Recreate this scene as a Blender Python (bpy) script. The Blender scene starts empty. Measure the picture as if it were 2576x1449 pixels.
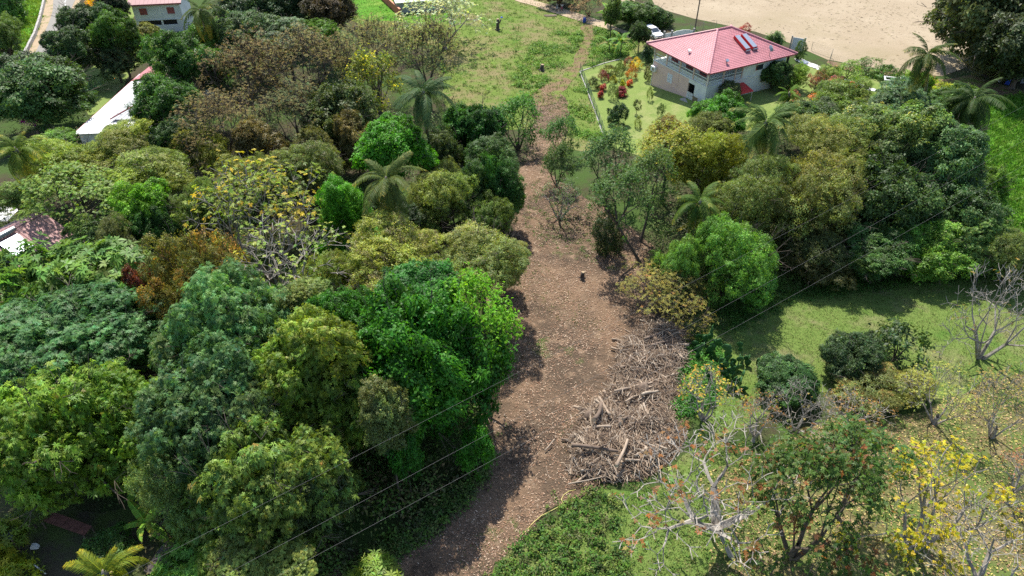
import bpy, math, random
import numpy as np
from mathutils import Vector, Matrix
from mathutils.geometry import delaunay_2d_cdt

scene = bpy.context.scene
COL = scene.collection
rng = np.random.default_rng(7)
random.seed(7)

# ------------------------------------------------------------------ camera, sky, sun, exposure
CAM_H, PITCH, FPX, CX, CY = 42.0, math.radians(38.0), 1800.0, 1288.0, 724.5
cam_d = bpy.data.cameras.new('camera')
cam_d.sensor_width = 36.0
cam_d.lens = 36.0 * FPX / (2 * CX)
cam_d.clip_start = 0.5
cam_d.clip_end = 6000
cam = bpy.data.objects.new('camera', cam_d)
COL.objects.link(cam)
cam.location = (0, 0, CAM_H)
cam.rotation_euler = (math.pi / 2 - PITCH, 0, 0)
scene.camera = cam

SUN_EL, SUN_AZ = math.radians(57), math.radians(-13)      # azimuth measured from +Y towards +X
world = bpy.data.worlds.new('World')
scene.world = world
world.use_nodes = True
wn = world.node_tree.nodes
bg = wn['Background']
sky = wn.new('ShaderNodeTexSky')
sky.sky_type = 'NISHITA'
sky.sun_disc = False
sky.sun_elevation = SUN_EL
sky.sun_rotation = SUN_AZ
world.node_tree.links.new(sky.outputs[0], bg.inputs[0])
bg.inputs[1].default_value = 0.145
sun_d = bpy.data.lights.new('sun', 'SUN')
sun_d.energy = 4.9
sun_d.angle = math.radians(0.5)
sun_d.color = (1.0, 0.955, 0.87)
sun = bpy.data.objects.new('sun', sun_d)
COL.objects.link(sun)
to_sun = Vector((math.sin(SUN_AZ) * math.cos(SUN_EL), math.cos(SUN_AZ) * math.cos(SUN_EL), math.sin(SUN_EL)))
sun.rotation_euler = to_sun.to_track_quat('Z', 'Y').to_euler()
sun.location = (0, 0, 90)
vs = scene.view_settings
vs.view_transform = 'Standard'
vs.look = 'None'
vs.exposure = 0.8
vs.gamma = 1.0
scene.render.engine = 'CYCLES'
scene.cycles.use_denoising = False
scene.cycles.max_bounces = 6
scene.cycles.diffuse_bounces = 3
scene.cycles.transmission_bounces = 3
scene.cycles.transparent_max_bounces = 6

# ------------------------------------------------------------------ terrain and picture-to-place helper
def sstep(a, b, x):
    t = np.clip((x - a) / (b - a), 0, 1)
    return t * t * (3 - 2 * t)

def zt(x, y):
    x = np.asarray(x, float); y = np.asarray(y, float)
    z = -1.7 * sstep(28, 19, x) * sstep(72, 90, y)
    z = z + 0.18 * np.sin(x * 0.13 + 1.0) * np.sin(y * 0.11) * sstep(120, 60, y)
    return z

def ray(px, py):
    c, s = math.cos(PITCH), math.sin(PITCH)
    a, b = px - CX, CY - py
    return np.array([a, FPX * c + b * s, -FPX * s + b * c])

def at(px, py, z=None):
    """the point of the place at height z (default: on the ground) seen at picture point px, py (2576 wide)"""
    d = ray(px, py)
    if z is not None:
        return np.array([0, 0, CAM_H]) + d * ((z - CAM_H) / d[2])
    zz = 0.0
    for _ in range(12):
        p = np.array([0, 0, CAM_H]) + d * ((zz - CAM_H) / d[2])
        zz = float(zt(p[0], p[1]))
    p[2] = zz
    return p

def depth_of(p):
    return p[1] * math.cos(PITCH) - (p[2] - CAM_H) * math.sin(PITCH)

# ------------------------------------------------------------------ object helpers
def tag(o, label=None, cat=None, group=None, kind=None):
    if label: o['label'] = label
    if cat: o['category'] = cat
    if group: o['group'] = group
    if kind: o['kind'] = kind
    return o

def empty(name, loc, rz=0.0):
    o = bpy.data.objects.new(name, None)
    o.empty_display_size = 0.2
    COL.objects.link(o)
    o.location = loc
    o.rotation_euler = (0, 0, rz)
    return o

def link(name, me, parent=None, loc=(0, 0, 0), rot=(0, 0, 0), scale=(1, 1, 1), color=None):
    o = bpy.data.objects.new(name, me)
    COL.objects.link(o)
    o.parent = parent
    o.location = loc
    o.rotation_euler = rot
    o.scale = scale
    if color is not None:
        o.color = (*[c * GAIN * h for c, h in zip(color, HUE)], 1)
    return o

def quad_mesh(name, V, C=None, mat=None, smooth=False):
    """V: (n,4,3) quads; C: (n,4) colour factor and accent amount for each quad"""
    V = np.ascontiguousarray(V, dtype=np.float32)
    n = len(V)
    me = bpy.data.meshes.new(name)
    me.vertices.add(4 * n)
    me.vertices.foreach_set('co', V.reshape(-1))
    me.loops.add(4 * n)
    me.loops.foreach_set('vertex_index', np.arange(4 * n, dtype=np.int32))
    me.polygons.add(n)
    me.polygons.foreach_set('loop_start', np.arange(0, 4 * n, 4, dtype=np.int32))
    if smooth:
        me.polygons.foreach_set('use_smooth', np.ones(n, dtype=bool))
    me.update(calc_edges=True)
    if C is not None:
        at_ = me.color_attributes.new('Col', 'FLOAT_COLOR', 'POINT')
        at_.data.foreach_set('color', np.repeat(np.asarray(C, np.float32), 4, axis=0).reshape(-1))
    if mat: me.materials.append(mat)
    return me

class MB:
    """collects simple shapes into one mesh"""
    def __init__(s): s.v = []; s.f = []
    def add(s, v, f):
        k = len(s.v); s.v += [tuple(map(float, p)) for p in v]; s.f += [tuple(k + i for i in q) for q in f]; return s
    def box(s, c, d, rz=0.0, rot=None):
        x, y, z = d[0] / 2, d[1] / 2, d[2] / 2
        R = rot if rot is not None else Matrix.Rotation(rz, 3, 'Z')
        v = [Vector(c) + R @ Vector(q) for q in ((-x, -y, -z), (x, -y, -z), (x, y, -z), (-x, y, -z), (-x, -y, z), (x, -y, z), (x, y, z), (-x, y, z))]
        return s.add(v, ((0, 3, 2, 1), (4, 5, 6, 7), (0, 1, 5, 4), (1, 2, 6, 5), (2, 3, 7, 6), (3, 0, 4, 7)))
    def span(s, a, b):
        a, b = np.array(a, float), np.array(b, float)
        return s.box((a + b) / 2, abs(b - a))
    def tube(s, pts, rad, n=8, cap=True):
        pts = [Vector(p) for p in pts]
        if not hasattr(rad, '__len__'): rad = [rad] * len(pts)
        k = len(s.v); up = Vector((0, 0, 1))
        for i, p in enumerate(pts):
            d = (pts[min(i + 1, len(pts) - 1)] - pts[max(i - 1, 0)]).normalized()
            a = d.cross(up if abs(d.z) < 0.95 else Vector((1, 0, 0))).normalized(); b = d.cross(a)
            for j in range(n):
                t = 2 * math.pi * j / n
                s.v.append(tuple(p + (a * math.cos(t) + b * math.sin(t)) * rad[i]))
        for i in range(len(pts) - 1):
            for j in range(n):
                q = k + i * n
                s.f.append((q + j, q + (j + 1) % n, q + n + (j + 1) % n, q + n + j))
        if cap:
            s.f.append(tuple(k + j for j in range(n))[::-1])
            s.f.append(tuple(k + (len(pts) - 1) * n + j for j in range(n)))
        return s
    def prism(s, prof, axis, a, b):
        """extrude a closed 2-D profile along an axis ('x','y','z') from a to b"""
        n = len(prof)
        def P(q, t): return {'x': (t, q[0], q[1]), 'y': (q[0], t, q[1]), 'z': (q[0], q[1], t)}[axis]
        v = [P(q, a) for q in prof] + [P(q, b) for q in prof]
        f = [(i, (i + 1) % n, n + (i + 1) % n, n + i) for i in range(n)] + [tuple(range(n))[::-1], tuple(range(n, 2 * n))]
        return s.add(v, f)
    def mesh(s, name, mat=None, smooth=False, bevel=None):
        me = bpy.data.meshes.new(name)
        me.from_pydata(s.v, [], s.f)
        if smooth: me.polygons.foreach_set('use_smooth', [True] * len(me.polygons))
        if mat: me.materials.append(mat)
        me.update()
        return me
    def build(s, name, mat, parent=None, smooth=False, bevel=0, **k):
        o = link(name, s.mesh(name, mat, smooth), parent, **k)
        if bevel:
            m = o.modifiers.new('bevel', 'BEVEL'); m.width = bevel; m.segments = 2; m.limit_method = 'ANGLE'
        return o

# ------------------------------------------------------------------ materials
def new_mat(name):
    m = bpy.data.materials.new(name); m.use_nodes = True
    nt = m.node_tree
    return m, nt, nt.nodes, nt.links, nt.nodes['Principled BSDF']

def ramp(nodes, stops):
    r = nodes.new('ShaderNodeValToRGB')
    e = r.color_ramp.elements
    while len(e) < len(stops): e.new(0.5)
    for k, (p, c) in enumerate(stops):
        e[k].position = p; e[k].color = (*c, 1)
    return r

def plain(name, col, rough=0.7, metal=0.0, var=0.12, scale=3.0, spec=0.3, bump=0.0):
    """a painted or mineral surface: base colour with soft blotches and grime"""
    m, nt, N, L, b = new_mat(name)
    tc = N.new('ShaderNodeTexCoord'); nz = N.new('ShaderNodeTexNoise')
    nz.inputs['Scale'].default_value = scale; nz.inputs['Detail'].default_value = 6; nz.inputs['Roughness'].default_value = 0.65
    L.new(tc.outputs['Object'], nz.inputs['Vector'])
    c = np.array(col)
    r = ramp(N, [(0.25, tuple(c * (1 - var * 1.6))), (0.5, tuple(c)), (0.75, tuple(np.minimum(c * (1 + var), 0.92)))])
    L.new(nz.outputs['Fac'], r.inputs['Fac']); L.new(r.outputs['Color'], b.inputs['Base Color'])
    b.inputs['Roughness'].default_value = rough; b.inputs['Metallic'].default_value = metal
    b.inputs['Specular IOR Level'].default_value = spec
    if bump:
        bp = N.new('ShaderNodeBump'); bp.inputs['Strength'].default_value = bump; bp.inputs['Distance'].default_value = 0.02
        L.new(nz.outputs['Fac'], bp.inputs['Height']); L.new(bp.outputs['Normal'], b.inputs['Normal'])
    return m

HUE = (1.08, 1.0, 0.78)
GAIN = 1.75          # foliage albedo over the table values
def leaf_mat(name, trans=0.36, rough=0.5, spec=0.25):
    m, nt, N, L, b = new_mat(name)
    oi = N.new('ShaderNodeObjectInfo'); ca = N.new('ShaderNodeAttribute'); ca.attribute_name = 'Col'
    ac = N.new('ShaderNodeAttribute'); ac.attribute_type = 'OBJECT'; ac.attribute_name = 'accent'
    am = N.new('ShaderNodeAttribute'); am.attribute_type = 'OBJECT'; am.attribute_name = 'accent_share'
    # accent where the clump value in alpha exceeds 1 - share
    ad = N.new('ShaderNodeMath'); ad.operation = 'ADD'; L.new(ca.outputs['Alpha'], ad.inputs[0]); L.new(am.outputs['Fac'], ad.inputs[1])
    mr = N.new('ShaderNodeMapRange'); mr.inputs['From Min'].default_value = 0.93; mr.inputs['From Max'].default_value = 1.07
    L.new(ad.outputs[0], mr.inputs['Value'])
    mx = N.new('ShaderNodeMix'); mx.data_type = 'RGBA'
    L.new(mr.outputs[0], mx.inputs[0]); L.new(oi.outputs['Color'], mx.inputs[6]); L.new(ac.outputs['Color'], mx.inputs[7])
    mu = N.new('ShaderNodeMix'); mu.data_type = 'RGBA'; mu.blend_type = 'MULTIPLY'; mu.inputs[0].default_value = 1
    L.new(mx.outputs[2], mu.inputs[6]); L.new(ca.outputs['Color'], mu.inputs[7])
    L.new(mu.outputs[2], b.inputs['Base Color'])
    b.inputs['Roughness'].default_value = rough; b.inputs['Specular IOR Level'].default_value = spec
    tr = N.new('ShaderNodeBsdfTranslucent')
    tint = N.new('ShaderNodeMix'); tint.data_type = 'RGBA'; tint.blend_type = 'MULTIPLY'; tint.inputs[0].default_value = 1
    tint.inputs[7].default_value = (1.35, 1.4, 0.6, 1)
    L.new(mu.outputs[2], tint.inputs[6]); L.new(tint.outputs[2], tr.inputs['Color'])
    ms = N.new('ShaderNodeMixShader'); ms.inputs[0].default_value = trans
    L.new(b.outputs[0], ms.inputs[1]); L.new(tr.outputs[0], ms.inputs[2])
    L.new(ms.outputs[0], N['Material Output'].inputs['Surface'])
    return m

def bark_mat(name, a, b_):
    m, nt, N, L, b = new_mat(name)
    tc = N.new('ShaderNodeTexCoord'); nz = N.new('ShaderNodeTexNoise'); nz.inputs['Scale'].default_value = 2.5; nz.inputs['Detail'].default_value = 8
    L.new(tc.outputs['Object'], nz.inputs['Vector'])
    r = ramp(N, [(0.35, a), (0.65, b_)]); L.new(nz.outputs['Fac'], r.inputs['Fac']); L.new(r.outputs['Color'], b.inputs['Base Color'])
    b.inputs['Roughness'].default_value = 0.9
    bp = N.new('ShaderNodeBump'); bp.inputs['Strength'].default_value = 0.4; L.new(nz.outputs['Fac'], bp.inputs['Height']); L.new(bp.outputs['Normal'], b.inputs['Normal'])
    return m

def ground_mat(name, layers, bump=0.5, fine=9.0):
    """earth: layers = [(colour a, colour b, scale, threshold lo, hi)], each later one over the former in noise-shaped patches"""
    m, nt, N, L, b = new_mat(name)
    tc = N.new('ShaderNodeTexCoord')
    def noise(scale, det=8, rough=0.6, off=0):
        mp = N.new('ShaderNodeMapping'); mp.inputs['Location'].default_value = (off, off * 1.7, 0)
        L.new(tc.outputs['Object'], mp.inputs['Vector'])
        n = N.new('ShaderNodeTexNoise'); n.inputs['Scale'].default_value = scale; n.inputs['Detail'].default_value = det; n.inputs['Roughness'].default_value = rough
        L.new(mp.outputs[0], n.inputs['Vector']); return n
    cur = None
    for k, (ca, cb, sc, lo, hi) in enumerate(layers):
        f = noise(fine * (1 + 0.37 * k), 5, 0.7, 11 + 7 * k)
        r = ramp(N, [(0.33, ca), (0.66, cb)]); L.new(f.outputs['Fac'], r.inputs['Fac'])
        if cur is None: cur = r.outputs['Color']; continue
        pn = noise(sc, 9, 0.68, 3 + 5 * k)
        mr = N.new('ShaderNodeMapRange'); mr.inputs['From Min'].default_value = lo; mr.inputs['From Max'].default_value = hi
        L.new(pn.outputs['Fac'], mr.inputs['Value'])
        mx = N.new('ShaderNodeMix'); mx.data_type = 'RGBA'
        L.new(mr.outputs[0], mx.inputs[0]); L.new(cur, mx.inputs[6]); L.new(r.outputs['Color'], mx.inputs[7])
        cur = mx.outputs[2]
    L.new(cur, b.inputs['Base Color']); b.inputs['Roughness'].default_value = 0.95; b.inputs['Specular IOR Level'].default_value = 0.1
    bn = noise(fine * 0.6, 10, 0.75, 40)
    bp = N.new('ShaderNodeBump'); bp.inputs['Strength'].default_value = bump; bp.inputs['Distance'].default_value = 0.25
    L.new(bn.outputs['Fac'], bp.inputs['Height']); L.new(bp.outputs['Normal'], b.inputs['Normal'])
    return m

LEAF = leaf_mat('leaf')
LEAF_DULL = leaf_mat('dry_leaf', 0.25, 0.7, 0.15)
PALM = leaf_mat('palm_leaf', 0.30, 0.6, 0.15)
BARK = bark_mat('bark', (0.045, 0.035, 0.026), (0.13, 0.10, 0.075))
BARK_PALE = bark_mat('pale_bark', (0.16, 0.14, 0.115), (0.38, 0.34, 0.29))
BARK_PALM = bark_mat('palm_bark', (0.13, 0.115, 0.09), (0.25, 0.22, 0.18))

def chip_mat(name, rough=0.85, trans=0.0):
    m, nt, N, L, b = new_mat(name)
    ca = N.new('ShaderNodeAttribute'); ca.attribute_name = 'Col'
    L.new(ca.outputs['Color'], b.inputs['Base Color']); b.inputs['Roughness'].default_value = rough; b.inputs['Specular IOR Level'].default_value = 0.2
    if trans:
        tr = N.new('ShaderNodeBsdfTranslucent'); L.new(ca.outputs['Color'], tr.inputs['Color'])
        ms = N.new('ShaderNodeMixShader'); ms.inputs[0].default_value = trans
        L.new(b.outputs[0], ms.inputs[1]); L.new(tr.outputs[0], ms.inputs[2]); L.new(ms.outputs[0], N['Material Output'].inputs['Surface'])
    return m
CHIP = chip_mat('wood_chip')
BLADE = chip_mat('grass_blade', 0.55, 0.3)

# ------------------------------------------------------------------ leaf and branch builders (numpy)
def nrm(a): return a / (np.linalg.norm(a, axis=-1, keepdims=True) + 1e-9)

def leaf_quads(P, A, Nn, L, W, droop=0.15):
    S = nrm(np.cross(A, Nn)); L = np.asarray(L)[..., None]; W = np.asarray(W)[..., None]
    m = P + A * L * 0.48 + Nn * L * 0.05
    tip = P + A * L - np.array([0, 0, 1.0]) * L * droop
    return np.stack([P, m + S * W / 2, tip, m - S * W / 2], axis=1)

def rosettes(P, Nn, k, L, W, droop, rg):
    n = len(P)
    T = nrm(np.cross(Nn, rg.normal(size=(n, 3)))); B = np.cross(Nn, T)
    out = []
    for j in range(k):
        th = 2 * math.pi * j / k + rg.uniform(-0.3, 0.3, n)
        lift = rg.uniform(0.05, 0.55, n)[:, None]
        A = nrm(T * np.cos(th)[:, None] + B * np.sin(th)[:, None] + Nn * lift)
        l = L * rg.uniform(0.7, 1.2, n)
        N2 = nrm(Nn - A * (Nn * A).sum(1, keepdims=True))
        out.append(leaf_quads(P, A, N2, l, W * l / L, droop))
    return np.stack(out, 1).reshape(-1, 4, 3)

def leaf_cols(n, rg, clump=None, amt=0.22):
    b = 1 + rg.normal(0, amt, n).clip(-0.5, 0.6)
    y = rg.normal(0, 0.12, n)
    c = np.stack([b * (1 + y), b, b * (1 - y), rg.uniform(0, 1, n)], 1).clip(0.15, 2.2)
    if clump is not None: c[:, 3] = 0.75 * clump + 0.25 * c[:, 3]
    return c.astype(np.float32)

def fib_dirs(n, zmin, rg):
    k = np.arange(n) + 0.5
    z = 1 - (1 - zmin) * k / n
    ph = k * 2.399963 + rg.uniform(0, 6)
    d = np.stack([np.sqrt(np.maximum(0, 1 - z * z)) * np.cos(ph), np.sqrt(np.maximum(0, 1 - z * z)) * np.sin(ph), z], 1)
    return nrm(d + rg.normal(0, 0.14, d.shape))

def segs_to_quads(S, sides=4):
    """S: (n,8) p0 p1 r0 r1 -> open prisms"""
    S = np.asarray(S, float); p0, p1, r0, r1 = S[:, 0:3], S[:, 3:6], S[:, 6:7], S[:, 7:8]
    d = nrm(p1 - p0); ref = np.where(np.abs(d[:, 2:3]) > 0.9, np.array([[1.0, 0, 0]]), np.array([[0, 0, 1.0]]))
    a = nrm(np.cross(d, ref)); b = np.cross(d, a); out = []
    for j in range(sides):
        t0, t1 = 2 * math.pi * j / sides, 2 * math.pi * (j + 1) / sides
        e0 = a * math.cos(t0) + b * math.sin(t0); e1 = a * math.cos(t1) + b * math.sin(t1)
        out.append(np.stack([p0 + e0 * r0, p0 + e1 * r0, p1 + e1 * r1, p1 + e0 * r1], 1))
    return np.concatenate(out)

def branch_tree(rg, levels, R, asp, kids=(3, 4), r0=0.16, wob=0.3, spread=0.75):
    """branching skeleton inside an ellipsoid of radius R: returns segments and tips (pos, dir)"""
    segs, tips = [], []
    def grow(p, d, ln, rad, lev):
        q = p
        steps = 3 if lev < levels - 1 else 2
        for s in range(steps):
            d = nrm(d + rg.normal(0, wob * 0.35, 3) + np.array([0, 0, 0.06]))
            q2 = q + d * ln / steps
            rr = rad * (1 - 0.3 * (s + 1) / steps)
            segs.append([*q, *q2, rad * (1 - 0.3 * s / steps), rr]); q = q2
        if lev >= levels: tips.append((q, d)); return
        k = rg.integers(kids[0], kids[1] + 1)
        ph = rg.uniform(0, 6.28)
        t = nrm(np.cross(d, rg.normal(size=3))); b = np.cross(d, t)
        for i in range(k):
            a = ph + 6.28 * i / k
            sp = spread * rg.uniform(0.6, 1.25)
            d2 = nrm(d * math.cos(sp) + (t * math.cos(a) + b * math.sin(a)) * math.sin(sp))
            grow(q, d2, ln * rg.uniform(0.6, 0.85), rr * rg.uniform(0.55, 0.75), lev + 1)
    for i in range(4):
        a = 6.28 * i / 4 + rg.uniform(0, 0.8)
        grow(np.zeros(3), nrm(np.array([math.cos(a) * 0.75, math.sin(a) * 0.75, 0.9])), 1.0, r0, 1)
    S = np.array(segs); T = np.array([t[0] for t in tips]); D = np.array([t[1] for t in tips])
    hz = np.percentile(np.linalg.norm(T[:, :2], axis=1), 95); top = np.percentile(T[:, 2], 98); low = min(0, T[:, 2].min())
    sx, sz = R / hz, 2 * R * asp / (top - low)
    f = np.array([sx, sx, sz]); o = np.array([0, 0, -R * asp - low * sz])
    for k in (0, 3): S[:, k:k + 3] = S[:, k:k + 3] * f + o
    T = T * f + o
    S[:, 6:] = np.maximum(S[:, 6:] * R / 4, 0.012 * R / 3)
    return S, T, nrm(D * f)

PROTO = {}
def warp(p, R, seed, amp=0.16):
    """bend a crown out of its regular outline"""
    q = p / R; o = np.zeros_like(p)
    for k, (f, a) in enumerate(((1.7, 1.0), (3.6, 0.5), (7.0, 0.22))):
        for ax in range(3):
            o[:, ax] += a * np.sin(f * q[:, (ax + 1) % 3] + seed * 1.3 + k + ax * 2.1) * np.cos(f * 0.9 * q[:, (ax + 2) % 3] - seed * 0.7 + ax)
    return p + o * amp * R
def lobe_crown(name, R, asp, nl, rl, n, L, W, seed, mode='leaf', k=7, zmin=-0.5, droop=0.15, up=0.45, mat=None, hang=0.0):
    rg = np.random.default_rng(seed)
    d = fib_dirs(nl, zmin, rg)
    lr = rl * rg.uniform(0.55, 1.4, nl)
    c = d * (1.04 - lr[:, None] * 0.75) * rg.uniform(0.68, 1.18, (nl, 1))
    # an inner ring so that gaps show dark foliage, not the ground
    d2 = fib_dirs(max(4, nl // 3), -0.7, rg); c = np.concatenate([c, d2 * 0.45]); lr = np.concatenate([lr, np.full(len(d2), rl * 1.1)])
    w = lr ** 2; w[nl:] *= 0.25
    per = 12 if mode == 'leaf' else 4                      # leaves stand in sprigs, with gaps between the sprigs
    ns = int(n / per)
    i = rg.choice(len(c), int(ns * 3.2), p=w / w.sum())
    out = nrm(c[i])
    u = nrm(rg.normal(size=(len(i), 3)) + out * 0.75 + np.array([0, 0, 0.2]))
    p = c[i] + u * (lr[i] * rg.uniform(0.42, 1.2, len(i)) ** 0.55)[:, None]
    dist = np.linalg.norm(p[:, None, :] - c[None], axis=2) / lr[None]
    dist[np.arange(len(i)), i] = 9
    keep = dist.min(1) > 0.86
    p, u, i = p[keep][:ns], u[keep][:ns], i[keep][:ns]
    sb = 1 + rg.normal(0, 0.2, len(p)).clip(-0.45, 0.5); sc_ = rg.uniform(0, 1, len(p)); sn = rg.normal(0, 0.5, p.shape)
    p, u, i, sb, sc_, sn = (np.repeat(q, per, 0) for q in (p, u, i, sb, sc_, sn))
    clump = 0.6 * rg.uniform(0, 1, len(c))[i] + 0.4 * sc_
    if hang: p[:, 2] -= hang * rg.uniform(0, 1, len(p)) ** 2 * (np.linalg.norm(p[:, :2], axis=1))
    p = p * np.array([R, R, R * asp]) + rg.normal(0, 1, p.shape) * (L * 0.6 if mode == 'leaf' else L * 0.6) * np.array([1, 1, 0.7])
    p = warp(p, R, seed)
    N_ = nrm(u * 0.9 + np.array([0, 0, up]) + sn + rg.normal(0, 0.25, p.shape))
    bright = (1 + 0.26 * (rg.uniform(-1, 1, len(c)))[i]) * sb
    if mode == 'leaf':
        A = nrm(np.cross(N_, rg.normal(size=p.shape)) + u * 0.35 - np.array([0, 0, 0.25]))
        N_ = nrm(N_ - A * (N_ * A).sum(1, keepdims=True))
        l = L * rg.uniform(0.6, 1.35, len(p))
        Q = leaf_quads(p, A, N_, l, W * l / L, droop); C = leaf_cols(len(p), rg, clump)
        C[:, :3] *= bright[:, None]
    else:
        Q = rosettes(p, N_, k, L, W, droop, rg)
        C = np.repeat(leaf_cols(len(p), rg, clump, 0.16), k, 0); C[:, :3] *= (1 + rg.normal(0, 0.12, (len(C), 1))) * np.repeat(bright, k)[:, None]
    cr = quad_mesh('crown_' + name, Q, C.clip(0, 3), mat or LEAF)
    # limbs from the crown's foot to the lobes, with thin twigs breaking the outline
    S = []
    foot = np.array([0, 0, -asp * R * 0.85])
    for j in range(0, nl):
        e = warp(c[j:j + 1] * np.array([R, R, R * asp]), R, seed)[0]
        if j % 2 == 0:
            mid = foot * 0.45 + e * 0.35 + rg.normal(0, 0.06 * R, 3)
            S += [[*foot, *mid, 0.04 * R, 0.026 * R], [*mid, *e, 0.026 * R, 0.008 * R]]
        if R > 2:
            for _ in range(3):
                t = nrm(d[j] + rg.normal(0, 0.5, 3) + np.array([0, 0, 0.25])); q = e + t * lr[j] * R * rg.uniform(0.7, 1.05); q2 = q + nrm(t + rg.normal(0, 0.3, 3)) * lr[j] * R * rg.uniform(0.2, 0.5)
                S += [[*e, *q, 0.014, 0.010], [*q, *q2, 0.010, 0.005]]
                q3 = q + nrm(t + rg.normal(0, 0.7, 3)) * lr[j] * R * 0.35; S += [[*q, *q3, 0.009, 0.004]]
    br = quad_mesh('branches_' + name, segs_to_quads(S, 4), None, BARK)
    PROTO[name] = (cr, br, R, asp)

def tuft_crown(name, R, asp, levels, seed, kids, tuft, L, W, k, share=1.0, bark=None, r0=0.16, extra=0, mat=None, spread=0.75, droop=0.3):
    rg = np.random.default_rng(seed)
    S, T, D = branch_tree(rg, levels, R, asp, kids, r0, spread=spread)
    br = quad_mesh('branches_' + name, segs_to_quads(S, 4), None, bark or BARK_PALE)
    sel = rg.uniform(size=len(T)) < share
    P, Dn = T[sel], D[sel]
    cr = None
    if len(P):
        P = np.repeat(P, tuft, 0) + rg.normal(0, 0.05 * R * (tuft / 10) ** 0.33 + L * 0.4, (len(P) * tuft, 3)); Dn = np.repeat(Dn, tuft, 0)
        if extra:
            e = rg.choice(len(S), extra); t = rg.uniform(0, 1, (extra, 1))
            P = np.concatenate([P, S[e, :3] * (1 - t) + S[e, 3:6] * t + rg.normal(0, L * 0.6, (extra, 3))]); Dn = np.concatenate([Dn, nrm(rg.normal(size=(extra, 3)))])
        N_ = nrm(Dn * 0.5 + np.array([0, 0, 0.8]) + rg.normal(0, 0.35, P.shape))
        Q = rosettes(P, N_, k, L, W, droop, rg)
        cl = rg.uniform(0, 1, len(P)); cl[:sel.sum() * tuft] = np.repeat(rg.uniform(0, 1, sel.sum()), tuft)
        C = np.repeat(leaf_cols(len(P), rg, cl, 0.25), k, 0)
        cr = quad_mesh('crown_' + name, Q, C, mat or LEAF)
    PROTO[name] = (cr, br, R, asp)

# dense crowns
lobe_crown('shrub0', 1.0, 0.85, 9, 0.42, 1600, 0.15, 0.08, 11)
lobe_crown('shrub1', 1.0, 0.95, 12, 0.36, 1600, 0.18, 0.06, 12, up=0.9)
lobe_crown('spike', 1.0, 1.1, 12, 0.34, 260, 0.42, 0.10, 13, 'ros', 7, up=0.9, droop=0.25)
lobe_crown('round_m0', 2.4, 0.85, 20, 0.33, 8000, 0.24, 0.13, 21)
lobe_crown('round_m1', 2.4, 0.9, 26, 0.28, 8000, 0.23, 0.12, 22)
lobe_crown('round_l0', 4.2, 0.8, 40, 0.25, 22000, 0.29, 0.15, 31)
lobe_crown('round_l1', 4.2, 0.85, 52, 0.215, 22000, 0.28, 0.14, 32)
lobe_crown('round_l2', 4.2, 0.95, 32, 0.28, 22000, 0.28, 0.14, 33)
lobe_crown('column0', 2.2, 1.8, 34, 0.29, 9500, 0.23, 0.11, 41, zmin=-0.9, hang=0.15)
lobe_crown('column1', 2.2, 1.7, 28, 0.32, 9500, 0.25, 0.09, 42, zmin=-0.95, hang=0.3, droop=0.4)
lobe_crown('mango0', 4.2, 0.78, 62, 0.21, 3800, 0.29, 0.08, 51, 'ros', 8, up=0.7, droop=0.35)
lobe_crown('mango1', 4.2, 0.75, 84, 0.18, 4400, 0.25, 0.075, 52, 'ros', 8, up=0.8, droop=0.4)
lobe_crown('pinnate0', 3.8, 0.9, 46, 0.23, 4000, 0.28, 0.08, 61, 'ros', 7, up=0.5, droop=0.3)
lobe_crown('pinnate1', 3.8, 0.95, 36, 0.26, 4000, 0.27, 0.08, 62, 'ros', 7, up=0.4, droop=0.45)
lobe_crown('wispy0', 3.0, 0.85, 34, 0.26, 11000, 0.18, 0.085, 63, up=0.35)
lobe_crown('wispy1', 3.0, 0.95, 28, 0.30, 11000, 0.19, 0.08, 64, up=0.3, hang=0.15)
lobe_crown('bigleaf', 3.6, 0.85, 30, 0.27, 900, 0.62, 0.19, 71, 'ros', 8, up=0.9, droop=0.22)
# open crowns that show their branches
tuft_crown('tuft0', 4.0, 0.75, 5, 81, (2, 4), 5, 0.15, 0.075, 6, 0.7)
tuft_crown('tuft1', 4.0, 0.85, 5, 82, (2, 3), 10, 0.14, 0.075, 6, 0.55, r0=0.2)
tuft_crown('tuft2', 4.0, 0.8, 4, 83, (3, 4), 20, 0.17, 0.08, 6, 0.72, bark=BARK, extra=150)
tuft_crown('sparse0', 4.0, 0.7, 5, 84, (2, 4), 6, 0.14, 0.07, 5, 0.16)
tuft_crown('sparse1', 4.0, 0.8, 6, 85, (2, 3), 6, 0.13, 0.065, 5, 0.10, r0=0.2)
tuft_crown('bare0', 4.0, 0.7, 6, 86, (2, 3), 2, 0.14, 0.06, 4, 0.06, r0=0.15)
tuft_crown('thin0', 4.0, 0.8, 6, 89, (2, 3), 3, 0.13, 0.05, 4, 0.6, r0=0.11, spread=0.6)
tuft_crown('twiggy0', 4.0, 0.8, 6, 87, (2, 4), 3, 0.17, 0.05, 4, 0.6, bark=BARK, r0=0.12, mat=LEAF_DULL, spread=0.6)
tuft_crown('twiggy1', 4.0, 0.85, 6, 88, (3, 3), 3, 0.16, 0.05, 4, 0.65, bark=BARK, r0=0.13, mat=LEAF_DULL, spread=0.65)

_sm = MB(); _sm.tube([(0, 0, -0.06), (0.03, 0.02, 0.2), (-0.05, 0.04, 0.5), (0.06, -0.03, 0.8), (0, 0, 1)], [1.25, 1.0, 0.9, 0.8, 0.7], 8, False)
STEM = _sm.mesh('trunk', BARK, True)
STEM_PALE = STEM.copy(); STEM_PALE.materials.clear(); STEM_PALE.materials.append(BARK_PALE)

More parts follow.
